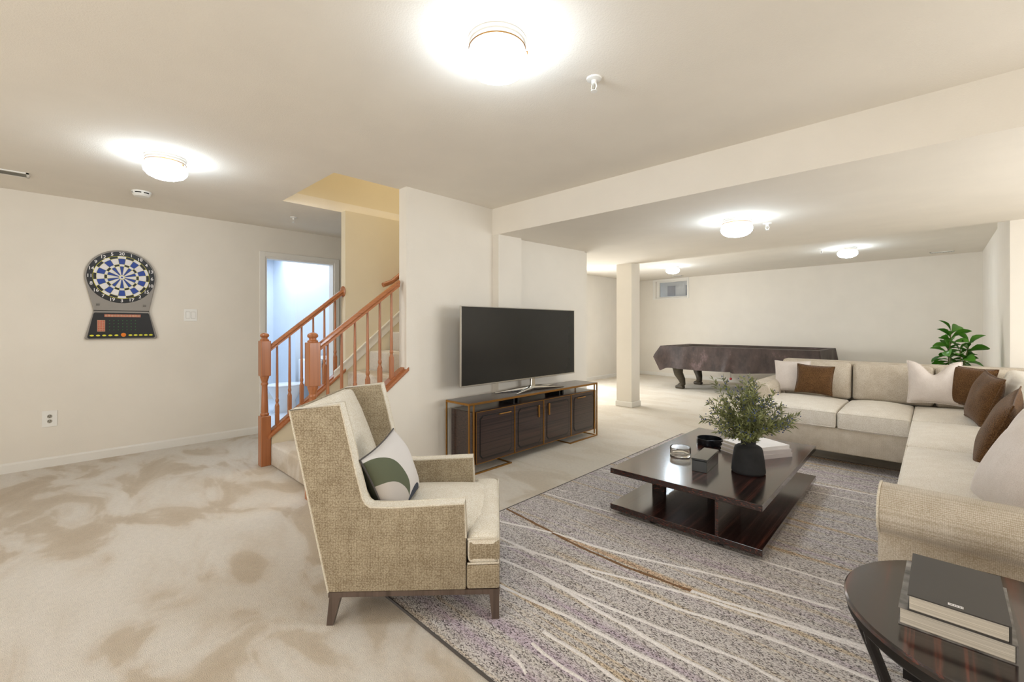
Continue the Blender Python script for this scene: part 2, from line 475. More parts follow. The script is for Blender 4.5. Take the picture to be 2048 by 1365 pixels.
def copy_tree(o, parent=None):
    c = o.copy(); COL.objects.link(c)
    if parent is not None: c.parent = parent
    for ch in list(o.children): copy_tree(ch, c)
    return c


def frame_axes(c, nrm, up=(0, 0, 1), roll=0):
    z = Vector(nrm).normalized(); y = Vector(up); y = (y - z * y.dot(z)).normalized(); x = y.cross(z)
    M_ = Matrix((x, y, z)).transposed().to_4x4() @ Matrix.Rotation(roll, 4, 'Z'); M_.translation = Vector(c)
    return M_


# ------------------------------------------------------------------ room shell
XL = -5.73; ZC = 2.44; XS = -3.21; YB = 3.06; XR = 2.4; YN = -3.4
A0 = (-5.73, 10.72); A1 = (.56, 10.17)
struct('floor', bx((-8.4, YN - .1, -.12), (XR + .1, 11.2, 0)), 'carpet', label='pale beige cut pile carpet with brushed darker patches')
# main ceiling with the stairwell opening left out; high ceiling of the far end
bm = bmesh.new()
for lo, hi in (((XL - .1, YN - .1), (XR + .1, 1.49)), ((XL - .1, 1.49), (-4.42, 4.65)), ((-3.32, 1.49), (XR + .1, YB + .1)), ((XL - .1, 6.0), (.9, 11.2)), ((-3.32, YB + .1), (-3.0, 4.65))):
    box(bm, (lo[0], lo[1], ZC), (hi[0], hi[1], ZC + .1))
struct('ceiling', bm, 'ceil', label='warm white painted ceiling with fine texture')
# dropped soffit with its beam face
bm = bmesh.new()
z0, z1 = 2.175, 2.235
vs = [bm.verts.new(p) for p in ((XL, YB, z0), (XR, YB, z0), (XR, 6.12, z1), (.46, 6.12, z1), (-4.35, 6.39, z1), (XL, 6.44, z1))]
vt = [bm.verts.new((v.co.x, v.co.y, ZC + .02)) for v in vs]
bm.faces.new(vs); bm.faces.new(vt[::-1])
for i in range(6): bm.faces.new((vs[i], vt[i], vt[(i + 1) % 6], vs[(i + 1) % 6]))
# keep it clear of the stair flight
bmesh.ops.recalc_face_normals(bm, faces=bm.faces[:])
cut = bmesh.ops.bisect_plane(bm, geom=bm.verts[:] + bm.edges[:] + bm.faces[:], plane_co=(XS, 0, 0), plane_no=(1, 0, 0))
rm = [f for f in bm.faces if f.calc_center_median().x < XS and f.calc_center_median().y < 4.6]
bmesh.ops.bisect_plane(bm, geom=bm.verts[:] + bm.edges[:] + bm.faces[:], plane_co=(0, 4.68, 0), plane_no=(0, 1, 0))
rm = [f for f in bm.faces if f.calc_center_median().x < XS - .01 and f.calc_center_median().y < 4.67]
bmesh.ops.delete(bm, geom=rm, context='FACES')
struct('trim_1', bm, 'ceil', label='wide dropped ceiling soffit with a straight beam face')

# left wall with the bathroom doorway
DY0, DY1, DH = 1.74, 2.575, 2.085
bm = bmesh.new()
for lo, hi in (((YN, 0), (DY0, ZC)), ((DY1, 0), (10.9, ZC)), ((DY0, DH), (DY1, ZC))):
    box(bm, (XL - .11, lo[0], lo[1]), (XL, hi[0], hi[1]))
struct('wall_left', bm, 'wall', label='long cream wall carrying the dartboard and the bathroom doorway')
# stair walls
bm = prism([(2.06, 0), (4.65, 0), (4.65, ZC), (2.06, ZC)], 0, XS - .11, XS)
prism([(1.37, 0), (2.06, 0), (2.06, .87), (1.37, .33)], 0, XS - .11, XS, bm=bm)
struct('wall_stair', bm, 'wall', label='cream stair wall behind the television with a stepped-down knee wall')
bm = prism([(2.06, 0), (4.65, 0), (4.65, ZC), (2.06, ZC)], 0, -4.42, -4.33)
prism([(1.37, 0), (2.06, 0), (2.06, .80), (1.37, .255)], 0, -4.42, -4.33, bm=bm)
struct('wall_stairwell', bm, 'stairwall', label='yellowish inner wall of the stairwell')
bm = bmesh.new()
box(bm, (-4.53, 1.39, ZC + .1), (-4.42, 5.8, 4.9)); box(bm, (-3.31, 1.39, ZC + .1), (-3.2, 5.8, 4.9))
box(bm, (-4.53, 1.38, ZC + .1), (-3.2, 1.49, 4.9)); box(bm, (-4.53, 5.7, ZC + .1), (-3.2, 5.8, 4.9)); box(bm, (-4.53, 1.38, 4.9), (-3.2, 5.8, 5.0))
box(bm, (-4.42, 4.65, ZC), (-3.3, 5.8, ZC + .12))
struct('wall_upstairs', bm, 'stairwall', label='yellowish upper stairwell walls above the ceiling opening')
# pilaster under the beam and the wall behind the television
bm = bmesh.new(); box(bm, (XS - .05, YB + .004, 0), (-3.125, 3.40, 2.185)); box(bm, (XS - .05, 3.40, 0), (-3.185, 4.65, 2.21))
struct('wall_bump', bm, 'wall', label='shallow boxed-out cream wall behind the television')
struct('wall_cross', bx((XL, 4.65, 0), (XS - .02, 4.76, ZC)), 'wall', label='cream wall closing the back of the stairs')
# far wall (slightly off square) with the small window
ang = math.atan2(A1[1] - A0[1], A1[0] - A0[0]); WL = math.hypot(A1[0] - A0[0], A1[1] - A0[1])
bm = bmesh.new()
wx0, wx1, wz0, wz1 = .60, 1.44, 1.955, 2.39
for lo, hi in (((-.3, 0), (wx0, ZC)), ((wx1, 0), (WL + .4, ZC)), ((wx0, 0), (wx1, wz0)), ((wx0, wz1), (wx1, ZC))):
    box(bm, (lo[0], 0, lo[1]), (hi[0], .12, hi[1]))
struct('wall_back', bm, 'wall', loc=(A0[0], A0[1], 0), rot=(0, 0, ang), label='far cream wall with a small basement window')
# right side
bm = bmesh.new(); box(bm, (.553, 7.2, 0), (.70, 10.5, ZC)); struct('wall_far_right', bm, 'wall', label='short right-hand wall of the far end')
bm = bmesh.new(); box(bm, (.505, 6.1, 0), (XR, 7.2, ZC)); struct('wall_pier', bm, 'wall', label='cream wall pier behind the sofa corner')
bm = bmesh.new()
for lo, hi in (((YN, 0), (2.3, ZC)), ((5.1, 0), (6.2, ZC)), ((2.3, 0), (5.1, .80)), ((2.3, 2.0), (5.1, ZC))):
    box(bm, (XR, lo[0], lo[1]), (XR + .1, hi[0], hi[1]))
struct('wall_right', bm, 'wall', label='right wall beside the sofa with an added window opening')
bm = bmesh.new()
for lo, hi in (((XL, 0), (-2.9, ZC)), ((.5, 0), (XR, ZC)), ((-2.9, 2.15), (.5, ZC))):
    box(bm, (lo[0], YN - .1, lo[1]), (hi[0], YN, hi[1]))
struct('wall_near', bm, 'wall', label='wall behind the viewer with an added patio door opening')
# free-standing boxed column
cl = sroot('column', 'square cream boxed column standing in the middle of the far room')
struct('shaft', bx((-3.625, 6.17, 0), (-3.365, 6.43, 2.24)), 'wall', cl)
bm = bmesh.new(); box(bm, (-3.64, 6.155, 0), (-3.35, 6.445, .085)); bmesh.ops.bevel(bm, geom=bm.edges[:], offset=.006, segments=1, affect='EDGES')
struct('base_trim', bm, 'trim', cl)


def baseboard(name, a, c, h=.085, t=.014, off=0):
    a = Vector(a); c = Vector(c); d = (c - a); L = d.length; an = math.atan2(d.y, d.x)
    bm = prism([(0, 0), (-t, 0), (-t, h * .8), (-t * .4, h), (0, h)], 0, 0, L)
    o = struct(name, bm, 'trim', loc=(a.x, a.y, 0), rot=(0, 0, an))
    return o


baseboard('baseboard_left', (XL, YN), (XL, DY0 - .07)); bpy.data.objects['baseboard_left'].rotation_euler = (0, 0, PI / 2)
for nm, y0, y1 in (('baseboard_left', YN, DY0 - .065), ('baseboard_far_left', 4.76, 10.72)):
    if nm in bpy.data.objects: bpy.data.objects.remove(bpy.data.objects[nm])
    struct(nm, prism([(XL, 0), (XL + .014, 0), (XL + .014, .07), (XL + .006, .085), (XL, .085)][::1], 1, y0, y1), 'trim', label='white baseboard along the ' + ('left wall' if 'far' not in nm else 'far left wall'))
struct('baseboard_stair', prism([(XS, 0), (XS + .014, 0), (XS + .014, .07), (XS + .006, .085), (XS, .085)], 1, 1.37, YB), 'trim', label='white baseboard behind the television cabinet')
struct('baseboard_back', bx((0, -.014, 0), (WL, 0, .085), .004, 1), 'trim', loc=(A0[0], A0[1], 0), rot=(0, 0, ang), label='white baseboard along the far wall')
struct('baseboard_right', bx((.539, 7.2, 0), (.553, 10.15, .085)), 'trim', label='white baseboard of the short right wall')

# bathroom beyond the doorway
bm = bmesh.new()
box(bm, (-8.3, 1.1, 0), (-8.2, 3.7, ZC)); box(bm, (-8.3, 1.0, 0), (XL - .11, 1.1, ZC)); box(bm, (-8.3, 3.6, 0), (XL - .11, 3.7, ZC)); box(bm, (-8.3, 1.0, ZC), (XL - .11, 3.7, ZC + .1))
box(bm, (-8.2, 2.62, 0), (-7.2, 3.6, ZC))
struct('wall_bathroom', bm, 'bath', label='pale blue white bathroom walls beyond the doorway')
struct('floor_bathroom', bx((-8.2, 1.1, 0), (XL - .11, 3.6, .012)), 'bathfloor', label='pale bathroom floor')
struct('baseboard_bathroom', bx((-8.2, 1.1, .012), (-8.185, 2.62, .11)), 'trim', label='white bathroom baseboard')

# doorway casing
dr = sroot('door_1', 'white cased doorway into the bright bathroom')
for nm, y0, y1, za, zb in (('casing', DY0 - .062, DY0, 0, DH + .062), ('casing', DY1, DY1 + .062, 0, DH + .062), ('casing', DY0, DY1, DH, DH + .062)):
    struct(nm, bx((XL, y0, za), (XL + .016, y1, zb), .004, 1), 'trim', dr)
for y0, y1, za, zb in ((DY0 - .001, DY0 + .018, 0, DH), (DY1 - .018, DY1 + .001, 0, DH), (DY0 + .018, DY1 - .018, DH - .018, DH)):
    struct('jamb', bx((XL - .115, y0, za), (XL + .004, y1, zb)), 'trim', dr)
struct('door_stop', bx((XL - .06, DY0 + .018, 0), (XL - .03, DY0 + .03, DH - .018)), 'trim', dr)

# small basement window
wn = sroot('window_1', 'small white basement window high on the far wall', (A0[0], A0[1], 0), (0, 0, ang))
for lo, hi in (((.517, -.012, 1.93), (.60, .0, 2.437)), ((1.44, -.012, 1.93), (1.48, .0, 2.437)), ((.60, -.012, 1.93), (1.44, .0, 1.962)), ((.60, -.012, 2.385), (1.44, .0, 2.437))):
    struct('casing', bx(lo, hi, .003, 1), 'trim', wn)
for lo, hi in (((.60, .03, 1.955), (.685, .07, 2.39)), ((1.415, .03, 1.955), (1.44, .07, 2.39)), ((.685, .03, 1.955), (1.415, .07, 1.99)), ((.685, .03, 2.355), (1.415, .07, 2.39))):
    struct('sash', bx(lo, hi), 'trim', wn)
struct('pane', bx((.685, .045, 1.99), (1.415, .05, 2.355)), 'glass', wn)
struct('well_lining', bx((.5, .30, 1.8), (1.6, .32, 2.6)), plain('window_well', rgb(226, 228, 232), .8, vary=.03), wn)
for x0, x1 in ((.77, .965), (1.255, 1.405)):
    struct('well_block', bx((x0, .27, 2.03), (x1, .30, 2.28)), plain('grey_block', rgb(178, 180, 190), .8, vary=.08), wn)
area_light('window_well_light', (A0[0] + 1.05, A0[1] + .10, 2.56), (0, 0, ang), .8, .12, 34, (1, .98, .96))

# unseen window and patio frames, added to go with the fill panels
wn2 = sroot('window_2', 'white framed unseen window added in the right wall for the fill light')
for lo, hi in (((2.3, .80), (5.1, .86)), ((2.3, 1.94), (5.1, 2.0)), ((2.3, .86), (2.36, 1.94)), ((5.04, .86), (5.1, 1.94)), ((3.67, .86), (3.73, 1.94))):
    struct('sash', bx((XR + .02, lo[0], lo[1]), (XR + .07, hi[0], hi[1])), 'trim', wn2)
dr2 = sroot('door_2', 'white framed unseen patio door added behind the viewer for the fill light')
for lo, hi in (((-2.9, 0), (-2.83, 2.15)), ((.43, 0), (.5, 2.15)), ((-2.83, 2.08), (.43, 2.15)), ((-1.24, 0), (-1.16, 2.08))):
    struct('sash', bx((lo[0], YN - .08, lo[1]), (hi[0], YN - .03, hi[1])), 'trim', dr2)

# ------------------------------------------------------------------ stairs
st = thing('staircase', 'carpeted stairs climbing between the two oak railings', 'stairs', (0, 1.39, 0))
RISE, RUN = .2, .24
for i in range(12):
    y = RUN * i
    bm = bx((-4.33, y - (.03), RISE * i - (0 if i == 0 else .03)), (XS - .11, y + RUN + .02, RISE * (i + 1)), .022, 3)
    obj('step', bm, 'carpet', st, smooth=True, angle=50)
sk = prism([(.55, .80), (.55, .70), (3.2, 2.9), (3.2, 3.0)], 0, -4.33, -4.318)
obj('skirt_board', sk, 'trim', st)
obj('skirt_cap', prism([(.55, .812), (.55, .795), (3.2, 2.995), (3.2, 3.012)], 0, -4.33, -4.308), 'trim', st)


def newel(parent, x, y, zb, s=.042, dz=0):
    g = obj('newel_post', bx((x - s, y - s, zb), (x + s, y + s, .45 + dz), .004, 1), 'oak', parent)
    pr = [(0, .45), (.030, .45), (.036, .458), (.036, .47), (.028, .478), (.030, .49), (.0265, .60), (.023, .715), (.024, .725), (.029, .732), (.029, .745), (.024, .752), (.028, .77), (.037, .80), (.037, .812), (0, .812)]
    obj('turning', lathe([(r, z + dz) for r, z in pr], 20, c=(x, y, 0)), 'oak', g, smooth=True)
    bm = bx((x - s, y - s, .81 + dz), (x + s, y + s, 1.13 + dz), .006, 2)
    obj('upper_block', bm, 'oak', g)
    pf = [(0, 1.13), (.036, 1.13), (.037, 1.14), (.025, 1.148), (.024, 1.158), (.034, 1.166), (.038, 1.175), (.034, 1.188), (.02, 1.198), (0, 1.203)]
    obj('finial', lathe([(r, z + dz) for r, z in pf], 20, c=(x, y, 0)), 'oak', g, smooth=True)
    return g


def baluster(parent, x, y, z0, z1):
    s = .0155
    bm = bx((x - s, y - s, z0 - .02), (x + s, y + s, z0 + .17), .002, 1)
    pr = [(0, .165), (.018, .17), (.012, .19), (.0115, .20), (.015, .206), (.015, .226), (.0115, .232), (.0125, .25), (.0085, z1 - z0 + .012), (0, z1 - z0 + .012)]
    lathe([(r, z0 + z) for r, z in pr], 12, bm, (x, y, 0))
    return obj('baluster', bm, 'oak', parent, smooth=True)


def rail_run(name, label, x, ny, nz_off, y0, zr0, y1, zr1, ys, zs0, zs1, ycap1):
    r = thing(name, label, 'railing', (0, 0, 0))
    newel(r, x, ny, 0, dz=nz_off)
    sl = (zr1 - zr0) / (y1 - y0)
    # moulded handrail
    prof = [(-.028, -.024), (.028, -.024), (.024, -.008), (.031, .008), (.026, .024), (.012, .032), (-.012, .032), (-.026, .024), (-.031, .008), (-.024, -.008)]
    bm = bmesh.new()
    a = [bm.verts.new((x + px, y0, zr0 + pz)) for px, pz in prof]; c = [bm.verts.new((x + px, y1, zr1 + pz)) for px, pz in prof]
    bm.faces.new(a[::-1]); bm.faces.new(c)
    for i in range(len(prof)): bm.faces.new((a[i], a[(i + 1) % len(prof)], c[(i + 1) % len(prof)], c[i]))
    bmesh.ops.recalc_face_normals(bm, faces=bm.faces[:])
    obj('handrail', bm, 'oakrail', r, smooth=True, angle=30)
    ss = (zs1 - zs0) / (ycap1 - y0)
    bm = prism([(y0 - .02, zs0 - .02 * ss), (ycap1, zs1), (ycap1, zs1 + .032), (y0 - .02, zs0 - .02 * ss + .032)], 0, x - .07, x + .07, .006, 2)
    sh = obj('shoe_rail', bm, 'oakrail', r)
    bm = prism([(y0, zs0 + .032), (ycap1 - .02, zs1 + .032 - .02 * ss), (ycap1 - .02, zs1 + .046 - .02 * ss), (y0, zs0 + .046)], 0, x - .03, x + .03)
    obj('fillet', bm, 'oakrail', sh)
    for y in ys: baluster(r, x, y, zs0 + .05 + ss * (y - y0), zr0 - .02 + sl * (y - y0))
    return r


r1 = rail_run('stair_railing', 'oak stair railing on the far side, ending in a round rosette', -4.375, 1.325, 0, 1.36, 1.05, 2.045, 1.605, [1.43 + .109 * i for i in range(6)], .255, .80, 2.06)
bm = lathe([(0, 0), (.055, 0), (.058, .006), (.05, .014), (.02, .016), (0, .016)], 24)
obj('rosette', bm, 'oak', r1, smooth=True, loc=(-4.375, 2.06, 1.615), rot=(PI / 2, 0, 0))
r2 = rail_run('stair_railing', 'oak stair railing on the near side, just behind the armchair', -3.27, 1.31, .015, 1.345, 1.10, 2.02, 1.62, [1.42 + .107 * i for i in range(6)], .315, .885, 2.085)
wr = thing('wall_handrail', 'short oak handrail fixed to the yellow stairwell wall', 'handrail', (0, 0, 0))
bm = bmesh.new(); tube([(-4.25, 2.44, 1.70), (-4.25, 2.55, 1.745), (-4.25, 4.2, 3.08)], .026, 12, bm=bm)
obj('rail', bm, 'oakrail', wr, smooth=True)
for y in (2.75, 3.8): obj('bracket', tube([(-4.33, y, 1.82 + (y - 2.75) * .81), (-4.26, y, 1.85 + (y - 2.75) * .81), (-4.25, y, 1.89 + (y - 2.75) * .81)], .007, 8), 'brass', wr)

# bathroom fittings
to = thing('toilet', 'white toilet with closed lid seen through the doorway', 'toilet', (-6.9, 2.42, .012))
bm = lathe([(0, 0), (.13, 0), (.12, .05), (.11, .15), (.17, .30), (.19, .36), (.19, .375), (0, .375)], 28); bmesh.ops.scale(bm, vec=(1, 1.3, 1), verts=bm.verts[:])
obj('bowl', bm, 'porcelain', to, smooth=True, loc=(0, -.05, 0))
bm = lathe([(0, .376), (.195, .376), (.20, .388), (.19, .40), (.0, .408)], 28); bmesh.ops.scale(bm, vec=(1, 1.3, 1), verts=bm.verts[:])
obj('lid', bm, 'porcelain', to, smooth=True, loc=(0, -.05, 0))
obj('tank', bx((-.22, .21, .36), (.22, .40, .74), .02, 3), 'porcelain', to, smooth=True)
va = thing('vanity_cabinet', 'white vanity with pinkish wood doors in the bathroom', 'cabinet', (-6.6, 2.84, .012))
obj('body', bx((-.42, .0, 0), (.45, .60, .74), .004, 1), 'trim', va)
obj('top', bx((-.44, -.02, .74), (.47, .62, .78), .008, 2), 'porcelain', va)
for x0 in (-.38, .04):
    d = obj('door', bx((x0, -.016, .1), (x0 + .36, 0, .68), .003, 1), 'vanity', va); obj('panel', bx((x0 + .05, -.02, .16), (x0 + .31, -.016, .62)), 'bookwhite', d)
d = obj('side_door', bx((.45, .08, .1), (.462, .52, .68), .003, 1), 'vanity', va); obj('panel', bx((.462, .14, .16), (.466, .46, .62)), 'bookwhite', d)

# ------------------------------------------------------------------ ceiling fittings


def ceiling_lamp(loc, label, s=1.0):
    t = thing('ceiling_lamp', label, 'ceiling lamp', loc, group='round opal ceiling lamps')
    t.scale = (s, s, s)
    obj('flange', lathe([(0, 0), (.118, 0), (.121, -.006), (.118, -.014), (.112, -.016), (.115, -.034), (.110, -.040), (0, -.040)], 40), 'whiteplastic', t, smooth=True, angle=30)
    obj('ring', lathe([(.1155, -.033), (.1185, -.036), (.1155, -.039)], 40), 'brass', t, smooth=True)
    pr = [(.104, -.041), (.108, -.046), (.122, -.064), (.127, -.082), (.122, -.104), (.104, -.126), (.072, -.142), (.035, -.150), (0, -.152)]
    obj('bowl', lathe(pr, 40), 'glass_lamp', t, smooth=True)
    k = obj('clip', bx((-.006, -.126, -.062), (.006, -.112, -.046)), 'brass', t)
    k.rotation_euler = (0, 0, 2.3)
    return t


lamp0 = ceiling_lamp((-1.30, 1.268, ZC), 'largest ceiling lamp, nearest, above the armchair and rug')
for loc, lb in (((-3.88, .545, ZC), 'ceiling lamp on the left, near the dartboard wall'), ((-1.25, 4.15, 2.196), 'ceiling lamp on the dropped soffit above the coffee table'),
                ((-3.72, 8.46, ZC), 'small distant ceiling lamp beside the column and above the pool table'), ((-.94, 8.28, ZC), 'distant ceiling lamp at the right of the far room')):
    o = copy_tree(lamp0); o.location = loc; o['label'] = lb


def sprinkler(loc, label):
    t = thing('sprinkler_head', label, 'sprinkler', loc, group='fire sprinkler heads')
    obj('escutcheon', lathe([(0, 0), (.036, 0), (.034, -.006), (.018, -.010), (0, -.010)], 24), 'whiteplastic', t, smooth=True)
    obj('body', lathe([(0, -.008), (.012, -.008), (.012, -.026), (.007, -.028), (0, -.028)], 16), 'whiteplastic', t, smooth=True)
    for s_ in (-1, 1): obj('arm', tube([(s_ * .010, 0, -.024), (s_ * .015, 0, -.042), (s_ * .004, 0, -.060)], .0028, 8), 'whiteplastic', t)
    obj('bulb', lathe([(0, -.028), (.004, -.03), (.004, -.054), (0, -.056)], 10), 'slat', t)
    obj('deflector', lathe([(0, -.058), (.016, -.060), (.016, -.062), (0, -.063)], 16), 'whiteplastic', t)
    return t


sp = sprinkler((-1.165, 1.777, ZC), 'white sprinkler head beside the nearest ceiling lamp')
for loc, lb in (((-5.0, 1.80, ZC), 'white sprinkler head on the ceiling before the bathroom doorway'), ((-1.1, 4.52, 2.202), 'white sprinkler head beside the soffit lamp'), ((-1.25, 8.17, ZC), 'tiny sprinkler head beside the far right ceiling lamp')):
    o = copy_tree(sp); o.location = loc; o['label'] = lb
sd = thing('smoke_detector', 'round white smoke detector with dark slots on the ceiling', 'smoke detector', (-5.015, .536, ZC))
obj('base', lathe([(0, 0), (.07, 0), (.07, -.012), (.0, -.012)], 32), 'whiteplastic', sd, smooth=True, angle=30)
obj('cover', lathe([(0, -.02), (.06, -.02), (.062, -.028), (.05, -.042), (0, -.046)], 32), 'whiteplastic', sd, smooth=True, angle=30)
obj('slot_ring', lathe([(.055, -.011), (.06, -.012), (.06, -.0205), (.055, -.021)], 32), 'darkslot', sd)
for i in range(6):
    a = i * PI / 3
    obj('rib', bx((.052, -.008, -.022), (.066, .008, -.010)), 'whiteplastic', sd, rot=(0, 0, a))


def vent(name, label, loc, L, W, n, rot=0):
    t = thing(name, label, 'vent', loc, (0, 0, rot))
    bm = bmesh.new()
    for lo, hi in (((-W, -L, -.008), (-W + .015, L, 0)), ((W - .015, -L, -.008), (W, L, 0)), ((-W, -L, -.008), (W, -L + .015, 0)), ((-W, L - .015, -.008), (W, L, 0))): box(bm, lo, hi)
    obj('frame', bm, 'whiteplastic', t)
    obj('backing', bx((-W + .01, -L + .01, -.002), (W - .01, L - .01, -.0005)), 'darkslot', t)
    for i in range(n):
        x = -W + .015 + (2 * W - .03) * (i + .5) / n
        o = obj('slat', bx((-.005, -L + .012, -.001), (.005, L - .012, .001)), 'slat', t, loc=(x, 0, -.006)); o.rotation_euler = (0, .7, 0)
    return t


vent('ceiling_vent', 'grey slatted ceiling vent at the left edge', (-5.10, -.33, ZC), .20, .07, 6)
vent('ceiling_vent', 'dark narrow ceiling vent near the far right corner', (.09, 9.78, ZC), .05, .14, 8)
vent('ceiling_vent', 'tiny ceiling vent above the far window', (-4.35, 10.15, ZC), .05, .12, 6)

# ------------------------------------------------------------------ left wall: dartboard, switch, outlet
WR = (PI / 2, 0, PI / 2)     # local x -> +Y, local y -> +Z, local z -> out of the wall
db = thing('dartboard', 'electronic dartboard with blue and white segments on the left wall', 'dartboard', (XL, .462, 1.735), WR)
out = []
for i in range(33):
    a = math.radians(-14 + (208) * i / 32); out.append((.263 * math.cos(a), .263 * math.sin(a)))
# lower neck and console wings
shell = out + [(-.20, -.325), (-.262, -.588), (-.25, -.60), (.262, -.60), (.272, -.588), (.207, -.325)]
obj('shell', prism(shell, 2, 0, .028, .006, 2), 'greyplastic', db)
obj('black_surround', lathe([(0, .028), (.249, .028), (.246, .034), (0, .034)], 64), 'black', db, smooth=True, angle=30)
obj('spider', lathe([(0, .034), (.207, .034), (.207, .0365), (0, .0365)], 64), 'd_yellow', db)


def sector(r0, r1, a0, a1, z0, z1, n=4):
    bm = bmesh.new(); g = .0011
    pts = []
    for i in range(n + 1):
        a = a0 + (a1 - a0) * i / n; pts.append(((r1 - g) * math.cos(a), (r1 - g) * math.sin(a)))
    for i in range(n, -1, -1):
        a = a0 + (a1 - a0) * i / n; pts.append(((r0 + g) * math.cos(a), (r0 + g) * math.sin(a)))
    return prism(pts, 2, z0, z1, bm=bm)


MES = {}
for (r0, r1) in ((.022, .107), (.107, .126), (.126, .182), (.182, .205)):
    ga = .0012 / ((r0 + r1) / 2)
    bm = sector(r0, r1, -PI / 20 + ga, PI / 20 - ga, .0365, .0395)
    for cn in ('d_white', 'd_blue', 'black'):
        me = bpy.data.meshes.new('segment'); bm.to_mesh(me); me.materials.append(MT[cn]); MES[r0, cn] = me
    bm.free()
NUM = [20, 1, 18, 4, 13, 6, 10, 15, 2, 17, 3, 19, 7, 16, 8, 11, 14, 9, 12, 5]
for k in range(20):
    a = PI / 2 - k * PI / 10
    for r0 in (.022, .107, .126, .182):
        single = r0 in (.022, .126)
        cn = ('d_blue' if single else 'd_white') if k % 2 == 0 else ('d_white' if single else 'black')
        obj('segment', MES[r0, cn], None, db, rot=(0, 0, a))
obj('bull_ring', lathe([(0, .0365), (.019, .0365), (.019, .040), (0, .040)], 24), 'd_white', db)
obj('bullseye', lathe([(0, .040), (.008, .040), (.007, .0415), (0, .0415)], 16), 'd_blue', db)


def text_mesh(txt, size):
    cu = bpy.data.curves.new('t', 'FONT'); cu.body = txt; cu.size = size; cu.align_x = 'CENTER'; cu.align_y = 'CENTER'; cu.extrude = .0006; cu.offset = size * .018
    to_ = bpy.data.objects.new('t', cu); COL.objects.link(to_)
    bpy.context.view_layer.update()
    me = bpy.data.meshes.new_from_object(to_.evaluated_get(bpy.context.evaluated_depsgraph_get()))
    bpy.data.objects.remove(to_); me.materials.clear(); me.materials.append(MT['d_white'])
    return me


for k, nmb in enumerate(NUM):
    a = PI / 2 - k * PI / 10
    obj('numeral', text_mesh(str(nmb), .042), None, db, loc=(.228 * math.cos(a), .228 * math.sin(a), .0348))
obj('hinge_groove', bx((-.20, -.329, .027), (.207, -.322, .030)), 'darkslot', db)
for x in (-.17, .17):
    sg = obj('speaker_grille', lathe([(.0, .028), (.024, .028), (.024, .030), (.021, .030), (.021, .0285), (0, .0285)], 24), 'greyplastic', db, loc=(x, -.27, 0))
    for j in (-1, 0, 1): obj('grille_slot', bx((-.013, j * .008 - .0015, .0286), (.013, j * .008 + .0015, .0292)), 'darkslot', sg)
obj('console_face', prism([(-.19, -.345), (.197, -.345), (.205, -.355), (.252, -.578), (.24, -.59), (-.232, -.59), (-.243, -.578), (-.20, -.355)], 2, .027, .033), 'black', db)
ls = obj('score_strip', bx((-.125, -.386, .033), (.14, -.360, .0345)), 'd_led', db)
for i in range(12): obj('digit_bar', bx((-.121 + i * .0218, -.382, .0345), (-.104 + i * .0218, -.364, .035)), 'd_panel', ls)
bp = obj('mode_panel', bx((-.175, -.525, .033), (-.12, -.415, .0345)), 'd_panel', db)
for i in range(3):
    for j in range(6): obj('mode_cell', bx((-.172 + i * .0175, -.521 + j * .0175, .0345), (-.158 + i * .0175, -.508 + j * .0175, .035)), 'd_led', bp)
dot = lathe([(0, .033), (.0042, .033), (.0036, .035), (0, .0352)], 10)
dme = bpy.data.meshes.new('indicator'); dot.to_mesh(dme); dot.free(); dme.materials.append(MT['d_green'])
for i in range(7):
    for j in range(4): obj('indicator', dme, None, db, loc=(-.089 + i * .0315, -.42 - j * .03, 0))
bt = lathe([(0, .033), (.015, .033), (.014, .037), (0, .038)], 20); bmesh.ops.scale(bt, vec=(1, .55, 1), verts=bt.verts[:])
bme = bpy.data.meshes.new('button'); bt.to_mesh(bme); bt.free(); bme.materials.append(MT['d_yellow'])
for i in range(5):
    obj('button', bme, None, db, loc=(-.212 + i * .043, -.562, 0)); obj('button', bme, None, db, loc=(.063 + i * .039, -.562, 0))
obj('start_button', lathe([(0, .033), (.019, .033), (.018, .038), (0, .0395)], 24), 'd_orange', db, loc=(.012, -.558, 0))
for (dx, dy, cc) in ((-.165, .02, 0), (-.06, .10, 1)):
    pass

sw = thing('light_switch', 'white double rocker light switch plate beside the dartboard', 'light switch', (XL, 1.015, 1.379), WR)
obj('plate', bx((-.058, -.064, 0), (.058, .064, .006), .003, 2), 'whiteplastic', sw)
for x in (-.024, .024):
    q = obj('rocker_surround', bx((x - .018, -.036, .006), (x + .018, .036, .008)), 'slat', sw); obj('rocker', prism([(-.034, .008), (.034, .008), (.034, .010), (-.034, .014)], 0, x - .0165, x + .0165), 'whiteplastic', q)
ol = thing('wall_outlet', 'white double socket outlet low on the left wall', 'outlet', (XL, -.022, .43), WR)
obj('plate', bx((-.048, -.072, 0), (.048, .072, .006), .003, 2), 'whiteplastic', ol)
for y in (-.022, .022):
    q = obj('socket', lathe([(0, .006), (.0165, .006), (.0165, .0085), (0, .0085)], 20), 'slat', ol, loc=(0, y, 0))
    for x in (-.006, .006): obj('slot', bx((x - .0015, -.001, .0085), (x + .0015, .008, .009)), 'darkslot', q)
    obj('slot', lathe([(0, .0085), (.0028, .0085), (.0028, .009), (0, .009)], 10), 'darkslot', q, loc=(0, -.008, 0))

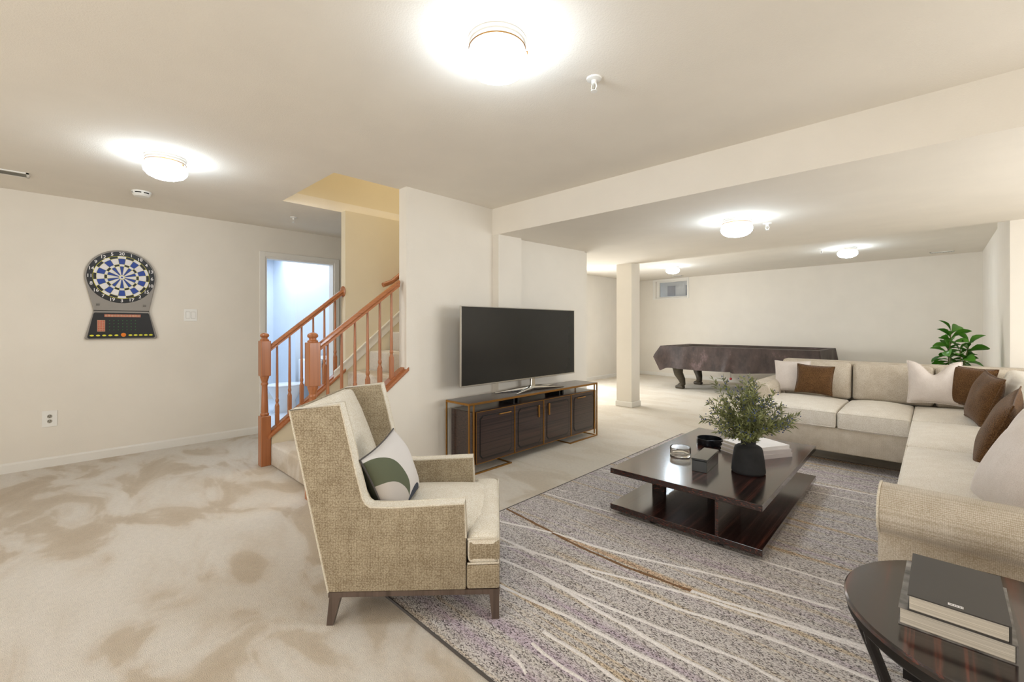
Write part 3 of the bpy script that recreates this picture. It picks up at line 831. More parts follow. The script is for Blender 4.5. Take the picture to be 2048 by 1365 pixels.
# ------------------------------------------------------------------ rug
rg = thing('area_rug', 'large flecked grey rug with wavy white lines under the coffee table', 'rug', (0, 0, 0))
obj('pile', bx((-2.11, 1.075, .001), (1.25, 5.06, .012)), 'rug', rg)
for lo, hi in (((-2.115, 1.070), (1.255, 1.075)), ((-2.118, 5.06), (1.258, 5.068)), ((-2.118, 1.075), (-2.11, 5.06))): obj('binding', bx((lo[0], lo[1], .001), (hi[0], hi[1], .013)), 'gasket', rg)
LINES = [
    ([(-2.10, 1.955), (-1.979, 1.986), (-1.635, 2.1), (-1.404, 2.128), (-1.145, 2.186), (-.869, 2.279), (-.615, 2.342), (-.3, 2.40)], .020),
    ([(-.828, 2.087), (-.697, 2.103), (-.517, 2.143), (-.253, 2.182), (.3, 2.25)], .022),
    ([(-2.10, 1.80), (-1.838, 1.825), (-1.594, 1.839), (-1.383, 1.877), (-1.203, 1.93), (-1.041, 1.988), (-.884, 2.033), (-.688, 2.077), (-.561, 2.10), (-.389, 2.145), (-.246, 2.165), (.4, 2.2)], .019),
    ([(-1.383, 1.877), (-1.234, 1.871), (-1.049, 1.888), (-.83, 1.908), (-.648, 1.955), (-.479, 1.984), (-.361, 1.992), (-.22, 2.002), (.4, 2.03)], .020),
    ([(-2.0, 1.64), (-1.674, 1.662), (-1.46, 1.683), (-1.313, 1.687), (-1.064, 1.706), (-.808, 1.743), (-.672, 1.762), (-.509, 1.786), (-.406, 1.774), (.2, 1.80)], .018),
    ([(-2.0, 1.72), (-1.775, 1.772), (-1.685, 1.822), (-1.578, 1.82)], .014),
    ([(-1.46, 1.683), (-1.239, 1.681), (-1.092, 1.656), (-.92, 1.655), (-.713, 1.638), (-.544, 1.642), (.2, 1.63)], .020),
    ([(-1.9, 1.46), (-1.502, 1.492), (-1.312, 1.513), (-1.13, 1.534), (-.96, 1.54), (-.854, 1.537), (-.72, 1.553), (-.64, 1.549), (.2, 1.55)], .018),
    ([(-1.155, 1.391), (-1.024, 1.39), (-.919, 1.393), (-.814, 1.382), (0, 1.38)], .017),
    ([(-1.146, 1.308), (-1.007, 1.293), (-.904, 1.296), (0, 1.27)], .015),
    ([(-1.164, 1.206), (-1.107, 1.197), (-1.058, 1.176)], .014),
    ([(-2.10, 2.545), (-1.523, 2.60), (-.827, 2.609), (-.427, 2.631), (.4, 2.66)], .016),
    ([(-2.10, 2.66), (-2.0, 2.69)], .014),
    ([(-1.6, 4.12), (-.673, 4.174), (-.461, 4.19), (-.30, 4.202), (.5, 4.26)], .018),
    ([(-1.6, 3.90), (-.665, 3.967), (-.438, 3.987), (-.288, 3.996), (.5, 4.03)], .016),
    ([(-2.10, 3.30), (-1.9, 3.33), (-1.6, 3.32)], .016), ([(-2.10, 4.25), (-1.85, 4.28)], .016), ([(-2.10, 3.85), (-1.8, 3.88)], .014)]


def ribbon(pts, wd, z, seed):
    rr = random.Random(seed); P = []
    for (a, c) in zip(pts, pts[1:]):
        L = math.dist(a, c); n = max(2, int(L / .03))
        for i in range(n): P.append((a[0] + (c[0] - a[0]) * i / n, a[1] + (c[1] - a[1]) * i / n))
    P.append(pts[-1]); bm = bmesh.new(); prev = None; j = 0
    for (x, y) in P:
        j = .7 * j + rr.uniform(-.0022, .0022); wd2 = wd * rr.uniform(.72, 1.12) / 2
        q = [bm.verts.new((x, y + j - wd2, z)), bm.verts.new((x, y + j, z + .0018)), bm.verts.new((x, y + j + wd2, z))]
        if prev:
            bm.faces.new((prev[0], q[0], q[1], prev[1])); bm.faces.new((prev[1], q[1], q[2], prev[2]))
        prev = q
    return bm


for i, (p, wd) in enumerate(LINES): obj('white_line', ribbon(p, wd * 1.15, .0121, i), 'rugwhite', rg)
obj('brown_line', ribbon([(-2.11, 2.149), (-1.724, 2.098), (-1.437, 2.06), (-1.145, 2.06), (-.962, 2.076), (-.828, 2.087)], .022, .0123, 99), 'rugbrown', rg)

# ------------------------------------------------------------------ armchair
CH = thing('armchair', 'oatmeal woven wing armchair with wooden legs at the left of the rug', 'armchair', (-1.84, .80, .0), (0, 0, math.atan2(.717, .697)))
prof = [(0, .14), (-.161, .909), (.048, .932), (.079, .806), (.117, .637), (.142, .537), (.155, .511), (.175, .497), (.261, .493), (.572, .506), (.579, .36), (.579, .14)]
prof2 = [(0, .14), (-.161, .909), (.048, .932), (.079, .806), (.117, .637), (.142, .537), (.155, .511), (.175, .497), (.261, .493), (.572, .506), (.579, .36), (.579, .14)]
for (y0, y1) in ((0, .07), (.66, .73)):
    s_ = obj('side_panel', prism(prof, 1, y0, y1, .008, 2), 'chairshade', CH, smooth=True, angle=35)
    ye = y0 if y0 == 0 else y1
    for yy in (y0 + .004, y1 - .004):
        obj('piping', tube([(x, yy, z) for x, z in prof2[:11]], .0045, 6), 'piping', s_, smooth=True)
    bm = bmesh.new()
    # upward faces of wing and arm overlaid with the lit fabric copy
    tp = prof2[1:10]
    for (a, c) in zip(tp, tp[1:]):
        d = Vector((c[0] - a[0], c[1] - a[1])); nn = Vector((-d.y, d.x)).normalized() * .0015
        v4 = [bm.verts.new((p[0] + nn.x, yv, p[1] + nn.y)) for p, yv in ((a, y0 + .006), (c, y0 + .006), (c, y1 - .006), (a, y1 - .006))]
        bm.faces.new(v4)
    bmesh.ops.remove_doubles(bm, verts=bm.verts[:], dist=.004)
    obj('lit_edge_band', bm, 'chairlit', s_)
bk = [(0, .14), (-.161, .905), (-.115, .905), (-.104, .892), (-.06, .802), (-.016, .69), (.02, .59), (.05, .48), (.09, .38), (.10, .14)]
obj('back_cushion', prism(bk, 1, .07, .66, .008, 2), 'chairlit', CH, smooth=True, angle=35)
obj('outer_back', prism([(0, .14), (-.161, .909), (-.166, .909), (-.005, .14)], 1, .004, .726), 'chairshade', CH)
bm = cushion(.4, .365, .304, .322, .29, .058, .03, .05)
cushion(.652, .365, .304, .070, .365, .057, .028, .03, bm=bm)
ct = obj('seat_cushion', bm, 'chairlit', CH, smooth=True, angle=60)
obj('shaded_side', bx((.59, -.0005, .262), (.7235, .7305, .345), .012, 2), 'chairshade', ct, smooth=True)  # cushion side wrapped in the shaded fabric copy
obj('seat_welt', tube([(.585, .0, .356), (.715, .004, .356), (.718, .726, .356), (.585, .73, .356)], .0045, 6), 'piping', ct)
obj('seat_welt', tube([(.585, .0, .252), (.715, .004, .252), (.718, .726, .252), (.585, .73, .252)], .0045, 6), 'piping', ct)
obj('front_border', bx((.581, 0, .142), (.722, .73, .246), .010, 2), 'chairshade', CH, smooth=True)
bm = bmesh.new(); box(bm, (0.0, .002, .119), (.722, .728, .1405)); obj('base_rail', bm, 'legwood', CH)


def taper_leg(tx0, tx1, bx0, bx1, ty0, ty1, by0, by1, zt):
    bm = bmesh.new()
    a = [bm.verts.new(p) for p in ((tx0, ty0, zt), (tx1, ty0, zt), (tx1, ty1, zt), (tx0, ty1, zt))]
    c = [bm.verts.new(p) for p in ((bx0, by0, 0), (bx1, by0, 0), (bx1, by1, 0), (bx0, by1, 0))]
    bm.faces.new(a); bm.faces.new(c[::-1])
    for i in range(4): bm.faces.new((a[i], c[i], c[(i + 1) % 4], a[(i + 1) % 4]))
    bmesh.ops.recalc_face_normals(bm, faces=bm.faces[:])
    return bm


for (y0, y1, b0, b1) in ((.003, .045, .003, .03), (.685, .727, .70, .727)):
    obj('leg', taper_leg(.004, .05, -.008, .019, y0, y1, b0, b1, .119), 'legwood', CH)
    obj('leg', taper_leg(.678, .720, .69, .720, y0, y1, b0, b1, .119), 'legwood', CH)


def put_pillow(name, label, c, nrm, w_, h_, t_, mat, roll=0, chop=0, pipe=None, seed=0, parent_m=None, group=None):
    M_ = frame_axes(c, nrm, roll=roll)
    if parent_m is not None: M_ = parent_m @ M_
    t = thing(name, label, 'pillow', matrix=M_, group=group)
    bm, path = pillow(w_, h_, t_, chop, seed=seed)
    obj('cover', bm, mat, t, smooth=True, angle=80)
    obj('piping', tube(path, .0042, 6, closed=True), pipe or mat, t, smooth=True)
    return t


bpy.context.view_layer.update()
put_pillow('throw_pillow', 'grey pillow with olive and slate arcs on the armchair', (.205, .265, .545), (.90, -.16, .36), .40, .34, .17, 'arcpillow', roll=.12, pipe='gasket', seed=3, parent_m=CH.matrix_world)

# ------------------------------------------------------------------ television cabinet and television
TC = thing('media_cabinet', 'low dark ebony media cabinet in a bronze frame under the television', 'cabinet', (-3.115, 2.40, 0))
D = .315; L = 1.945; HT = .612; S = .016


def bar(lo, hi): return bx(lo, hi, .0015, 1)


obj('top', bx((.004, .004, HT - .012), (D - .004, L - .004, HT), .002, 1), 'ebonyx', TC)
bm = bmesh.new()
fr = obj('frame', bar((D - .010, 0, HT - .020), (D, L, HT - .001)), 'brass', TC)
obj('rail', bar((0, 0, HT - .02), (.01, L, HT - .001)), 'brass', fr)
obj('rail', bar((.01, 0, HT - .02), (D - .01, .010, HT - .001)), 'brass', fr); obj('rail', bar((.01, L - .010, HT - .02), (D - .01, L, HT - .001)), 'brass', fr)
for y in (0, .052, L - .052 - .014, L - .014):
    for x in (0, D - .012):
        if y in (0, L - .014) or x > 0: obj('upright', bar((x, y, .0 if y in (0, L - .014) else .035), (x + .012, y + .014, HT - .02)), 'brass', TC)
for y0, y1 in ((.0, .52), (L - .52, L)):
    sl = obj('sled_base', bar((D - .022, y0, 0), (D, y1, .012)), 'brass', TC)
    ye = y1 - .012 if y0 == 0 else y0
    obj('sled_return', bar((.0, ye, 0), (D - .022, ye + .012, .012)), 'brass', sl)
    obj('sled_return', bar((.0, y0 if y0 == 0 else y1 - .012, 0), (D - .022, (y0 if y0 == 0 else y1 - .012) + .012, .012)), 'brass', sl)
CZ0, CZ1 = .078, .53
obj('body', bx((.01, .055, CZ0), (D - .022, L - .03, CZ1), .003, 1), 'ebonyx', TC)
for y in (.6, .66, 1.30, 1.36): obj('spacer', bx((.06, y, CZ1), (D - .06, y + .02, HT - .012)), 'black', TC)
yd = [.085, .565, .985, 1.445, L - .03]
for i in range(4):
    a, c = yd[i] + .004, yd[i + 1] - .004
    d_ = obj('door', bx((D - .022, a, CZ0 + .006), (D - .010, c, CZ1 - .006)), 'ebonyx', TC)
    # raised bronze lip around the door
    for lo, hi in (((a - .003, CZ0 + .003), (a + .003, CZ1 - .003)), ((c - .003, CZ0 + .003), (c + .003, CZ1 - .003)), ((a, CZ0 + .002), (c, CZ0 + .008)), ((a, CZ1 - .008), (c, CZ1 - .002))):
        obj('door_trim', bx((D - .012, lo[0], lo[1]), (D - .006, hi[0], hi[1])), 'brass', d_)
    g = .038; k = .03
    pl = [(a + g + k, CZ0 + g), (c - g - k, CZ0 + g), (c - g, CZ0 + g + k), (c - g, CZ1 - g - k), (c - g - k, CZ1 - g), (a + g + k, CZ1 - g), (a + g, CZ1 - g - k), (a + g, CZ0 + g + k)]
    # dark recessed shadow line around an octagonal raised panel
    inn = [(p[0] + (.010 if p[0] < (a + c) / 2 else -.010), p[1] + (.010 if p[1] < .3 else -.010)) for p in pl]
    obj('groove', prism(pl, 0, D - .0102, D - .0092), 'black', d_)
    obj('panel', prism(inn, 0, D - .0100, D - .0060), 'ebonyx', d_)
    if i in (0, 3):
        ym = (c - .20) if i == 0 else (a + .10)
        obj('handle', tube([(D - .006, ym, .475), (D + .006, ym, .478), (D + .006, ym + .14, .478), (D - .006, ym + .14, .475)], .006, 8), 'brass', d_)
    else:
        ym = c - .075 if i == 1 else a + .075
        obj('handle', bx((D - .006, ym - .010, .365), (D + .006, ym + .010, .485), .004, 2), 'brass', d_)

TV = thing('television', 'large flat television with a silver rim on the media cabinet', 'television', (-2.955, 2.435, HT))
Z0, Z1, W = .116, .828, 1.665
obj('back_shell', bx((-.030, .02, Z0 + .02), (-.006, W - .02, Z1 - .02), .008, 2), 'black', TV)
obj('screen', bx((-.006, .008, Z0 + .010), (.006, W - .008, Z1 - .006)), 'screen', TV)
bz = obj('bezel', bx((-.010, 0, Z0), (.008, W, Z0 + .012), .002, 1), 'silver', TV)
for lo, hi in (((0, Z1 - .007), (W, Z1)), ((0, Z0 + .012), (.009, Z1 - .007)), ((W - .009, Z0 + .012), (W, Z1 - .007))): obj('bezel_side', bx((-.010, lo[0], lo[1]), (.008, hi[0], hi[1]), .002, 1), 'silver', bz)
yc = W / 2 + .12
ns = obj('neck', prism([(yc - .055, 0.02), (yc + .055, .02), (yc + .03, .05), (yc + .024, Z0 + .01), (yc - .024, Z0 + .01), (yc - .03, .05)], 0, -.02, .008, .004, 2), 'chrome', TV)
for (tx, ty) in ((.10, -.36), (-.10, -.44), (.09, .40), (-.10, .46)):
    bm = bmesh.new()
    a = Vector((-.005, yc, .024)); e = Vector((tx, yc + ty, .004)); d = (e - a).normalized(); s_ = Vector((-d.y, d.x, 0)).normalized()
    tube([a, a.lerp(e, .5) + Vector((0, 0, .001)), e], [.026, .016, .005], 8, bm=bm)
    for v_ in bm.verts: v_.co.z = max(.0, v_.co.z)
    obj('foot', bm, 'chrome', TV, smooth=True)

# ------------------------------------------------------------------ coffee table and what stands on it
CT = thing('coffee_table', 'low two-tier dark ebony coffee table in the middle of the rug', 'coffee table', (-1.555, 2.565, .012), (0, 0, .012))
TW, TL, TZ = .905, 1.575, .309
obj('top', bx((0, 0, TZ - .036), (TW, TL, TZ), .002, 1), 'ebony', CT)
obj('shelf', bx((0, 0, .036), (TW, TL, .072), .002, 1), 'ebony', CT)
for lo, hi in (((.665, .004, 0), (.683, .42, 1)), ((.222, TL - .42, 0), (.240, TL - .004, 1)), ((.095, .42, 0), (.185, .455, 1))):
    obj('support', bx((lo[0], lo[1], .072), (hi[0], hi[1], TZ - .036)), 'ebony', CT)
for x in (.25, .66):
    for y in (.06, TL - .12): obj('foot', bx((x, y, 0), (x + .03, y + .06, .036)), 'black', CT)
TT = .012 + TZ
vs_ = thing('vase', 'matt black stoneware vase on the coffee table', 'vase', (-.865, 3.105, TT))
obj('body', lathe([(0, 0), (.092, 0), (.099, .008), (.099, .02), (.093, .08), (.083, .148), (.078, .162), (.066, .171), (.048, .174), (.044, .178), (.044, .204), (.040, .206), (.037, .200), (.037, .17), (.07, .15), (.085, .03), (0, .02)], 48), 'vase', vs_, smooth=True, angle=50)

BQ = thing('herb_bouquet', 'loose bunch of green sprigs with small blue berries in the black vase', 'bouquet', (-.865, 3.105, TT + .20))


def leaf_card(bm, p, d, up, L_, w_):
    s = d.cross(up)
    if s.length < 1e-4: s = Vector((1, 0, 0))
    s.normalize(); n_ = s.cross(d).normalized()
    a = bm.verts.new(p); b1 = bm.verts.new(p + d * L_ * .5 + s * w_ / 2 + n_ * .002); b2 = bm.verts.new(p + d * L_ * .5 - s * w_ / 2 + n_ * .002); m_ = bm.verts.new(p + d * L_ * .5 - n_ * .001)
    e = bm.verts.new(p + d * L_ - n_ * L_ * .08)
    bm.faces.new((a, b1, m_)); bm.faces.new((a, m_, b2)); bm.faces.new((b1, e, m_)); bm.faces.new((m_, e, b2))


ico = bmesh.new(); bmesh.ops.create_icosphere(ico, subdivisions=1, radius=1); IV = [v.co.copy() for v in ico.verts]; IF = [[v.index for v in f.verts] for f in ico.faces]; ico.free()
for k in range(80):
    az = 2 * PI * (k * .618) + R.uniform(-.3, .3)
    lean = [.12, .38, .62, .85, 1.1][k % 5] + R.uniform(-.12, .12)
    Ls = R.uniform(.24, .39) * (1.17 if lean < .5 else .92 if lean < .8 else .80)
    d0 = Vector((math.cos(az) * math.sin(lean), math.sin(az) * math.sin(lean), math.cos(lean)))
    base = Vector((R.uniform(-.02, .02), R.uniform(-.02, .02), -.04)); P = []
    for i in range(9):
        t = i / 8
        q = base + Vector((0, 0, .05 * min(1, t * 3))) + d0 * Ls * t + Vector((d0.x, d0.y, -.3)) * (.05 * t * t)
        q += Vector((math.sin(t * 7 + k), math.cos(t * 6 + k), 0)) * .006 * t
        P.append(q)
    bm = bmesh.new(); tube(P, [.0022 * (1 - .6 * i / 8) for i in range(9)], 5, bm=bm)
    berries = bmesh.new(); hasb = k % 4 != 3
    for i in range(2, 9):
        for j in range(7 if i > 3 else 4):
            f = R.random(); a = P[i - 1].lerp(P[i], f); dd = (P[i] - P[i - 1]).normalized()
            sd = Vector((R.gauss(0, 1), R.gauss(0, 1), R.gauss(0, 1))); sd = (sd - dd * sd.dot(dd)).normalized()
            ld = (dd * R.uniform(.5, 1.1) + sd * .8).normalized()
            leaf_card(bm, a, ld, Vector((R.uniform(-1, 1), R.uniform(-1, 1), 1)), R.uniform(.030, .056), R.uniform(.007, .012))
        if hasb and i > 3:
            for j in range(3 if i > 5 else 1):
                c = P[i] + Vector((R.gauss(0, .012), R.gauss(0, .012), R.gauss(0, .012))); rr_ = R.uniform(.0035, .0055)
                vv = [berries.verts.new(c + q * rr_) for q in IV]
                for f_ in IF: berries.faces.new([vv[n_] for n_ in f_])
    s_ = obj('sprig', bm, 'herb', BQ)
    if hasb: obj('berries', berries, 'berry', s_, smooth=True)['kind'] = 'stuff'
    else: berries.free()

gd = thing('glass_dish', 'clear round glass dish at the front left of the coffee table', 'dish', (-1.335, 3.165, TT))
obj('bowl', lathe([(0, .0), (.068, .0), (.072, .004), (.072, .060), (.0705, .062), (.068, .060), (.067, .014), (.06, .010), (0, .010)], 48), 'glass', gd, smooth=True, angle=40)
tr = thing('round_tray', 'round black marble tray behind the black box', 'tray', (-1.292, 3.625, TT))
obj('dish', lathe([(0, 0), (.093, 0), (.096, .004), (.096, .048), (.093, .050), (.089, .048), (.088, .012), (0, .010)], 48), 'traydark', tr, smooth=True, angle=40)
lb = thing('lidded_box', 'small black lacquer box beside the vase', 'box', (-1.107, 3.03, TT), (0, 0, .10))
obj('body', bx((-.046, -.15, 0), (.046, .15, .072), .002, 1), 'lacquer', lb)
obj('lid', bx((-.049, -.153, .073), (.049, .153, .086), .003, 2), 'lacquer', lb)


def book(name, label, loc, rz, w_, l_, h_, cover, group=None, extra=None, spine=1):
    t = thing(name, label, 'book', loc, (0, 0, rz), group)
    c = .003
    obj('back_cover', bx((-w_ / 2, -l_ / 2, 0), (w_ / 2, l_ / 2, c)), cover, t)
    obj('pages', bx((-w_ / 2 + .003, -l_ / 2 + .004, c), (w_ / 2 - .004, l_ / 2 - .004, h_ - c)), 'pages', t)
    fc = obj('front_cover', bx((-w_ / 2, -l_ / 2, h_ - c), (w_ / 2, l_ / 2, h_)), cover, t)
    sx = w_ / 2 if spine > 0 else -w_ / 2
    obj('spine', bx((min(sx, sx - spine * .003), -l_ / 2, c), (max(sx, sx - spine * .003), l_ / 2, h_ - c)), cover, t)
    return t, fc


g = 'white books on the coffee table'
book('stacked_book', 'grey-white book at the bottom of the coffee table stack', (-.955, 3.60, TT), -.52, .29, .37, .030, 'bookgrey', g)
book('stacked_book', 'pale book in the middle of the coffee table stack', (-.955, 3.60, TT + .0302), -.55, .28, .36, .026, 'bookgrey', g)
book('stacked_book', 'white book on top of the coffee table stack', (-.955, 3.605, TT + .0564), -.50, .265, .345, .024, 'bookwhite', g)

# ------------------------------------------------------------------ sectional sofa
SF = thing('sectional_sofa', 'large L-shaped beige sectional sofa along the right side of the rug', 'sofa', (0, 0, 0))
YF, XF = 4.78, -.13
obj('base', bx((-1.38, YF + .012, .14), (.74, 6.02, .36), .012, 2), 'sofaflat', SF, smooth=True)
obj('base', bx((XF + .012, 2.06, .14), (.74, YF + .02, .36), .012, 2), 'sofaflat', SF, smooth=True)
SEATS = [(-1.35, -.625, YF, 5.66), (-.62, XF - .002, YF, 5.66)]
for x0, x1, y0, y1 in SEATS:
    c_ = obj('seat_cushion', cushion((x0 + x1) / 2, (y0 + y1) / 2, .43, (x1 - x0) / 2 - .001, (y1 - y0) / 2, .072, .022, .055, 8), 'sofatop', SF, smooth=True, angle=60)
    for zz in (.366, .494): obj('welt', tube([(x0 + .006, y0 + .004, zz), (x1 - .006, y0 + .004, zz)], .004, 6), 'sofatop', c_)
for y0, y1 in ((2.20, 3.76), (3.765, 4.80), (4.805, 5.66)):
    c_ = obj('seat_cushion', cushion((XF + .62) / 2, (y0 + y1) / 2, .432, (.62 - XF) / 2, (y1 - y0) / 2 - .001, .070, .022, .045, 8), 'sofatop', SF, smooth=True, angle=60)
    obj('welt', tube([(XF + .005, y0 + .008, .497), (XF + .005, y1 - .008, .497)], .004, 6), 'sofatop', c_)
obj('backrest', bx((-1.27, 5.86, .14), (.76, 6.04, .885), .03, 3), 'sofaflat', SF, smooth=True)
obj('backrest', bx((.60, 2.08, .14), (.76, 5.86, .885), .03, 3), 'sofaflat', SF, smooth=True)
for x0, x1 in ((-1.235, -.615), (-.605, .0), (.01, .50)):
    o = obj('back_cushion', cushion(0, 0, 0, (x1 - x0) / 2, .085, .19, .04, 0, 8, crown_y=.05), 'sofafab', SF, smooth=True, angle=60)
    o.location = ((x0 + x1) / 2, 5.755, .685); o.rotation_euler = (-.14, 0, 0)
for y0, y1 in ((2.25, 3.42), (3.43, 4.5), (4.51, 5.58)):
    o = obj('back_cushion', cushion(0, 0, 0, (y1 - y0) / 2, .085, .20, .04, 0, 8, crown_y=.05), 'sofatop', SF, smooth=True, angle=60)
    o.location = (.505, (y0 + y1) / 2, .69); o.rotation_euler = (-.14, 0, -PI / 2)


def arm(px, body, ax):
    return prism(px, ax, *body, .012, 2)


# far left arm (roll along Y) and near arm (roll along X)
ra = [(.075 * math.cos(a), .075 * math.sin(a)) for a in [math.radians(-140 + 280 * i / 16 + 90 - 0) for i in range(17)]]
o = obj('arm', prism([(-1.42, .14), (-1.20, .14), (-1.20, .62), (-1.215, .66), (-1.25, .682), (-1.37, .682), (-1.41, .664), (-1.43, .62), (-1.42, .58)], 1, 5.02, 5.9, .012, 2), 'sofaflat', SF, smooth=True, angle=50)
pa = [(2.03, .14), (2.20, .14), (2.20, .62), (2.19, .655), (2.165, .678), (2.12, .688), (2.06, .686), (2.01, .668), (1.983, .635), (1.978, .60), (1.99, .565), (2.015, .545), (2.03, .535)]
o = obj('arm', prism(pa, 0, XF - .015, .77, .010, 2), 'sofaflat', SF, smooth=True, angle=50)
obj('arm_piping', tube([(XF - .012, y, z) for y, z in pa[1:]], .004, 6), 'piping', o)
for x, y in ((-1.33, 4.9), (-1.33, 5.9), (.65, 5.9), (.65, 2.12), (-.05, 2.12)): obj('leg', bx((x - .03, y - .03, 0.012 if y < 5 else 0), (x + .03, y + .03, .14)), 'blackiron', SF)

put_pillow('throw_pillow', 'cream pillow at the far left end of the sofa', (-1.10, 5.50, .725), (.03, -1, .22), .33, .33, .12, 'cream', roll=.03, seed=1)
put_pillow('throw_pillow', 'brown square pillow leaning on the cream one at the left end of the sofa', (-.885, 5.40, .715), (.05, -1, .30), .32, .30, .11, 'brown', roll=-.05, seed=2)
put_pillow('throw_pillow', 'cream pillow with a chopped top in the middle of the sofa back', (.0, 5.46, .755), (-.05, -1, .24), .36, .39, .14, 'cream', roll=.02, chop=.115, seed=4)
put_pillow('throw_pillow', 'brown pillow deepest in the sofa corner', (.225, 5.40, .745), (-.45, -1, .22), .30, .34, .12, 'brown', roll=-.06, seed=5)
put_pillow('throw_pillow', 'brown pillow in front of the corner one, tilted on its edge', (.27, 4.86, .715), (-1, -.22, .30), .40, .39, .13, 'brown', roll=-.10, seed=6)
put_pillow('throw_pillow', 'brown pillow seen edge-on, nearest of the three in the sofa corner', (.255, 3.60, .695), (-1, .10, .36), .46, .42, .12, 'brown', roll=-.14, seed=8)
put_pillow('throw_pillow', 'cream pillow half hidden behind the nearest cream pillow', (.31, 3.13, .735), (-1, .0, .42), .42, .42, .13, 'cream', roll=.14, seed=9, pipe='piping')
put_pillow('throw_pillow', 'large cream pillow nearest the viewer at the right edge', (.265, 2.66, .70), (-1, -.22, .50), .50, .44, .17, 'cream', roll=.05, seed=10, pipe='piping')

# ------------------------------------------------------------------ round side table with books
SX, SY, SR, SZ = .144, 1.551, .326, .55
ST = thing('side_table', 'round dark wood side table with curved black iron legs', 'side table', (SX, SY, .012))
zt = SZ - .012
obj('top', lathe([(0, zt - .02), (SR - .008, zt - .02), (SR, zt - .014), (SR, zt - .004), (SR - .004, zt), (0, zt)], 72), 'ebony', ST, smooth=True, angle=30)
obj('rim', lathe([(SR - .03, zt - .045), (SR - .012, zt - .045), (SR - .006, zt - .038), (SR - .010, zt - .02), (SR - .03, zt - .02)], 72), 'blackiron', ST, smooth=True, angle=30)
for i in range(4):
    a = math.radians(200 + 90 * i)
    for da in (-.16, .16):
        cr = []
        for t in range(13):
            u = t / 12; r = SR - .025 - .07 * math.sin(PI * min(1, u * 1.1)) ** 1.3 + .02 * u
            an = a + da * (1 - .8 * math.sin(PI * u * .9))
            cr.append((r * math.cos(an), r * math.sin(an), (zt - .04) * (1 - u)))
        obj('leg', tube(cr, .012, 8), 'blackiron', ST, smooth=True)
    obj('stretcher', tube([(.17 * math.cos(a), .17 * math.sin(a), .20), (0, 0, .20)], .008, 8), 'blackiron', ST)
obj('stretcher_ring', tube([(.17 * math.cos(2 * PI * i / 36), .17 * math.sin(2 * PI * i / 36), .20) for i in range(36)], .009, 8, closed=True), 'blackiron', ST, smooth=True)
t, fc = book('hardback_book', 'thick photo-covered book lying under the dark one on the side table', (.036, 1.548, SZ), -.02, .190, .290, .042, 'bookphoto', 'books on the side table')
t, fc = book('hardback_book', 'charcoal hardback book on top of the pair on the side table', (.038, 1.528, SZ + .0425), -.01, .164, .262, .038, 'bookdark', 'books on the side table')
lbp = obj('barcode_patch', bx((-.014, -.1195, .0380), (.011, -.109, .0383)), 'bookwhite', fc)
for i in range(14):
    if i in (4, 9): continue
    x = -.012 + i * .0016
    obj('barcode_bar', bx((x, -.117, .0383), (x + (.0009 if i % 3 else .0005), -.1115, .0384)), 'black', lbp)
for j, (x0, x1) in enumerate(((-.06, .01), (-.06, .008), (-.06, .011), (-.06, -.01))):
    obj('text_line', bx((x0, -.088 - j * .006, .0380), (x1, -.0865 - j * .006, .0381)), plain('faint_print', rgb(74, 70, 66), .5), fc)

# ------------------------------------------------------------------ pool table under its cover
PT = thing('pool_table', 'pool table on carved cabriole legs at the far wall', 'pool table', (-2.64, 9.15, 0), (0, 0, math.radians(-1.5)))
hx, hy = 1.32, .66
obj('slate_bed', bx((-hx + .05, -hy + .05, .74), (hx - .05, hy - .05, .80)), 'felt', PT)
bm = bmesh.new()
for lo, hi in (((-hx, -hy), (hx, -hy + .11)), ((-hx, hy - .11), (hx, hy)), ((-hx, -hy + .11), (-hx + .11, hy - .11)), ((hx - .11, -hy + .11), (hx, hy - .11))): box(bm, (lo[0], lo[1], .55), (hi[0], hi[1], .835))
obj('rail_cabinet', bm, 'poolwood', PT)
for sx in (-1, 1):
    for sy in (-1, 1):
        x, y = sx * (hx - .28), sy * (hy - .22)
        pa_ = [(x, y, .62), (x + sx * .012, y + sy * .01, .52), (x + sx * .035, y + sy * .03, .42), (x + sx * .02, y + sy * .02, .30), (x - sx * .03, y - sy * .02, .18), (x - sx * .04, y - sy * .03, .10), (x - sx * .0, y - sy * .0, .05), (x + sx * .05, y + sy * .03, .03)]
        l_ = obj('leg', tube(pa_, [.13, .125, .105, .085, .066, .058, .06, .03], 12), 'poolwood', PT, smooth=True)
        obj('claw_foot', cushion(x + sx * .0, y, .035, .085, .06, .035, .03), 'poolwood', l_, smooth=True)
PC = thing('table_cover', 'dusky brown fitted cover draped over the pool table', 'cover', (-2.64, 9.15, 0), (0, 0, math.radians(-1.5)))
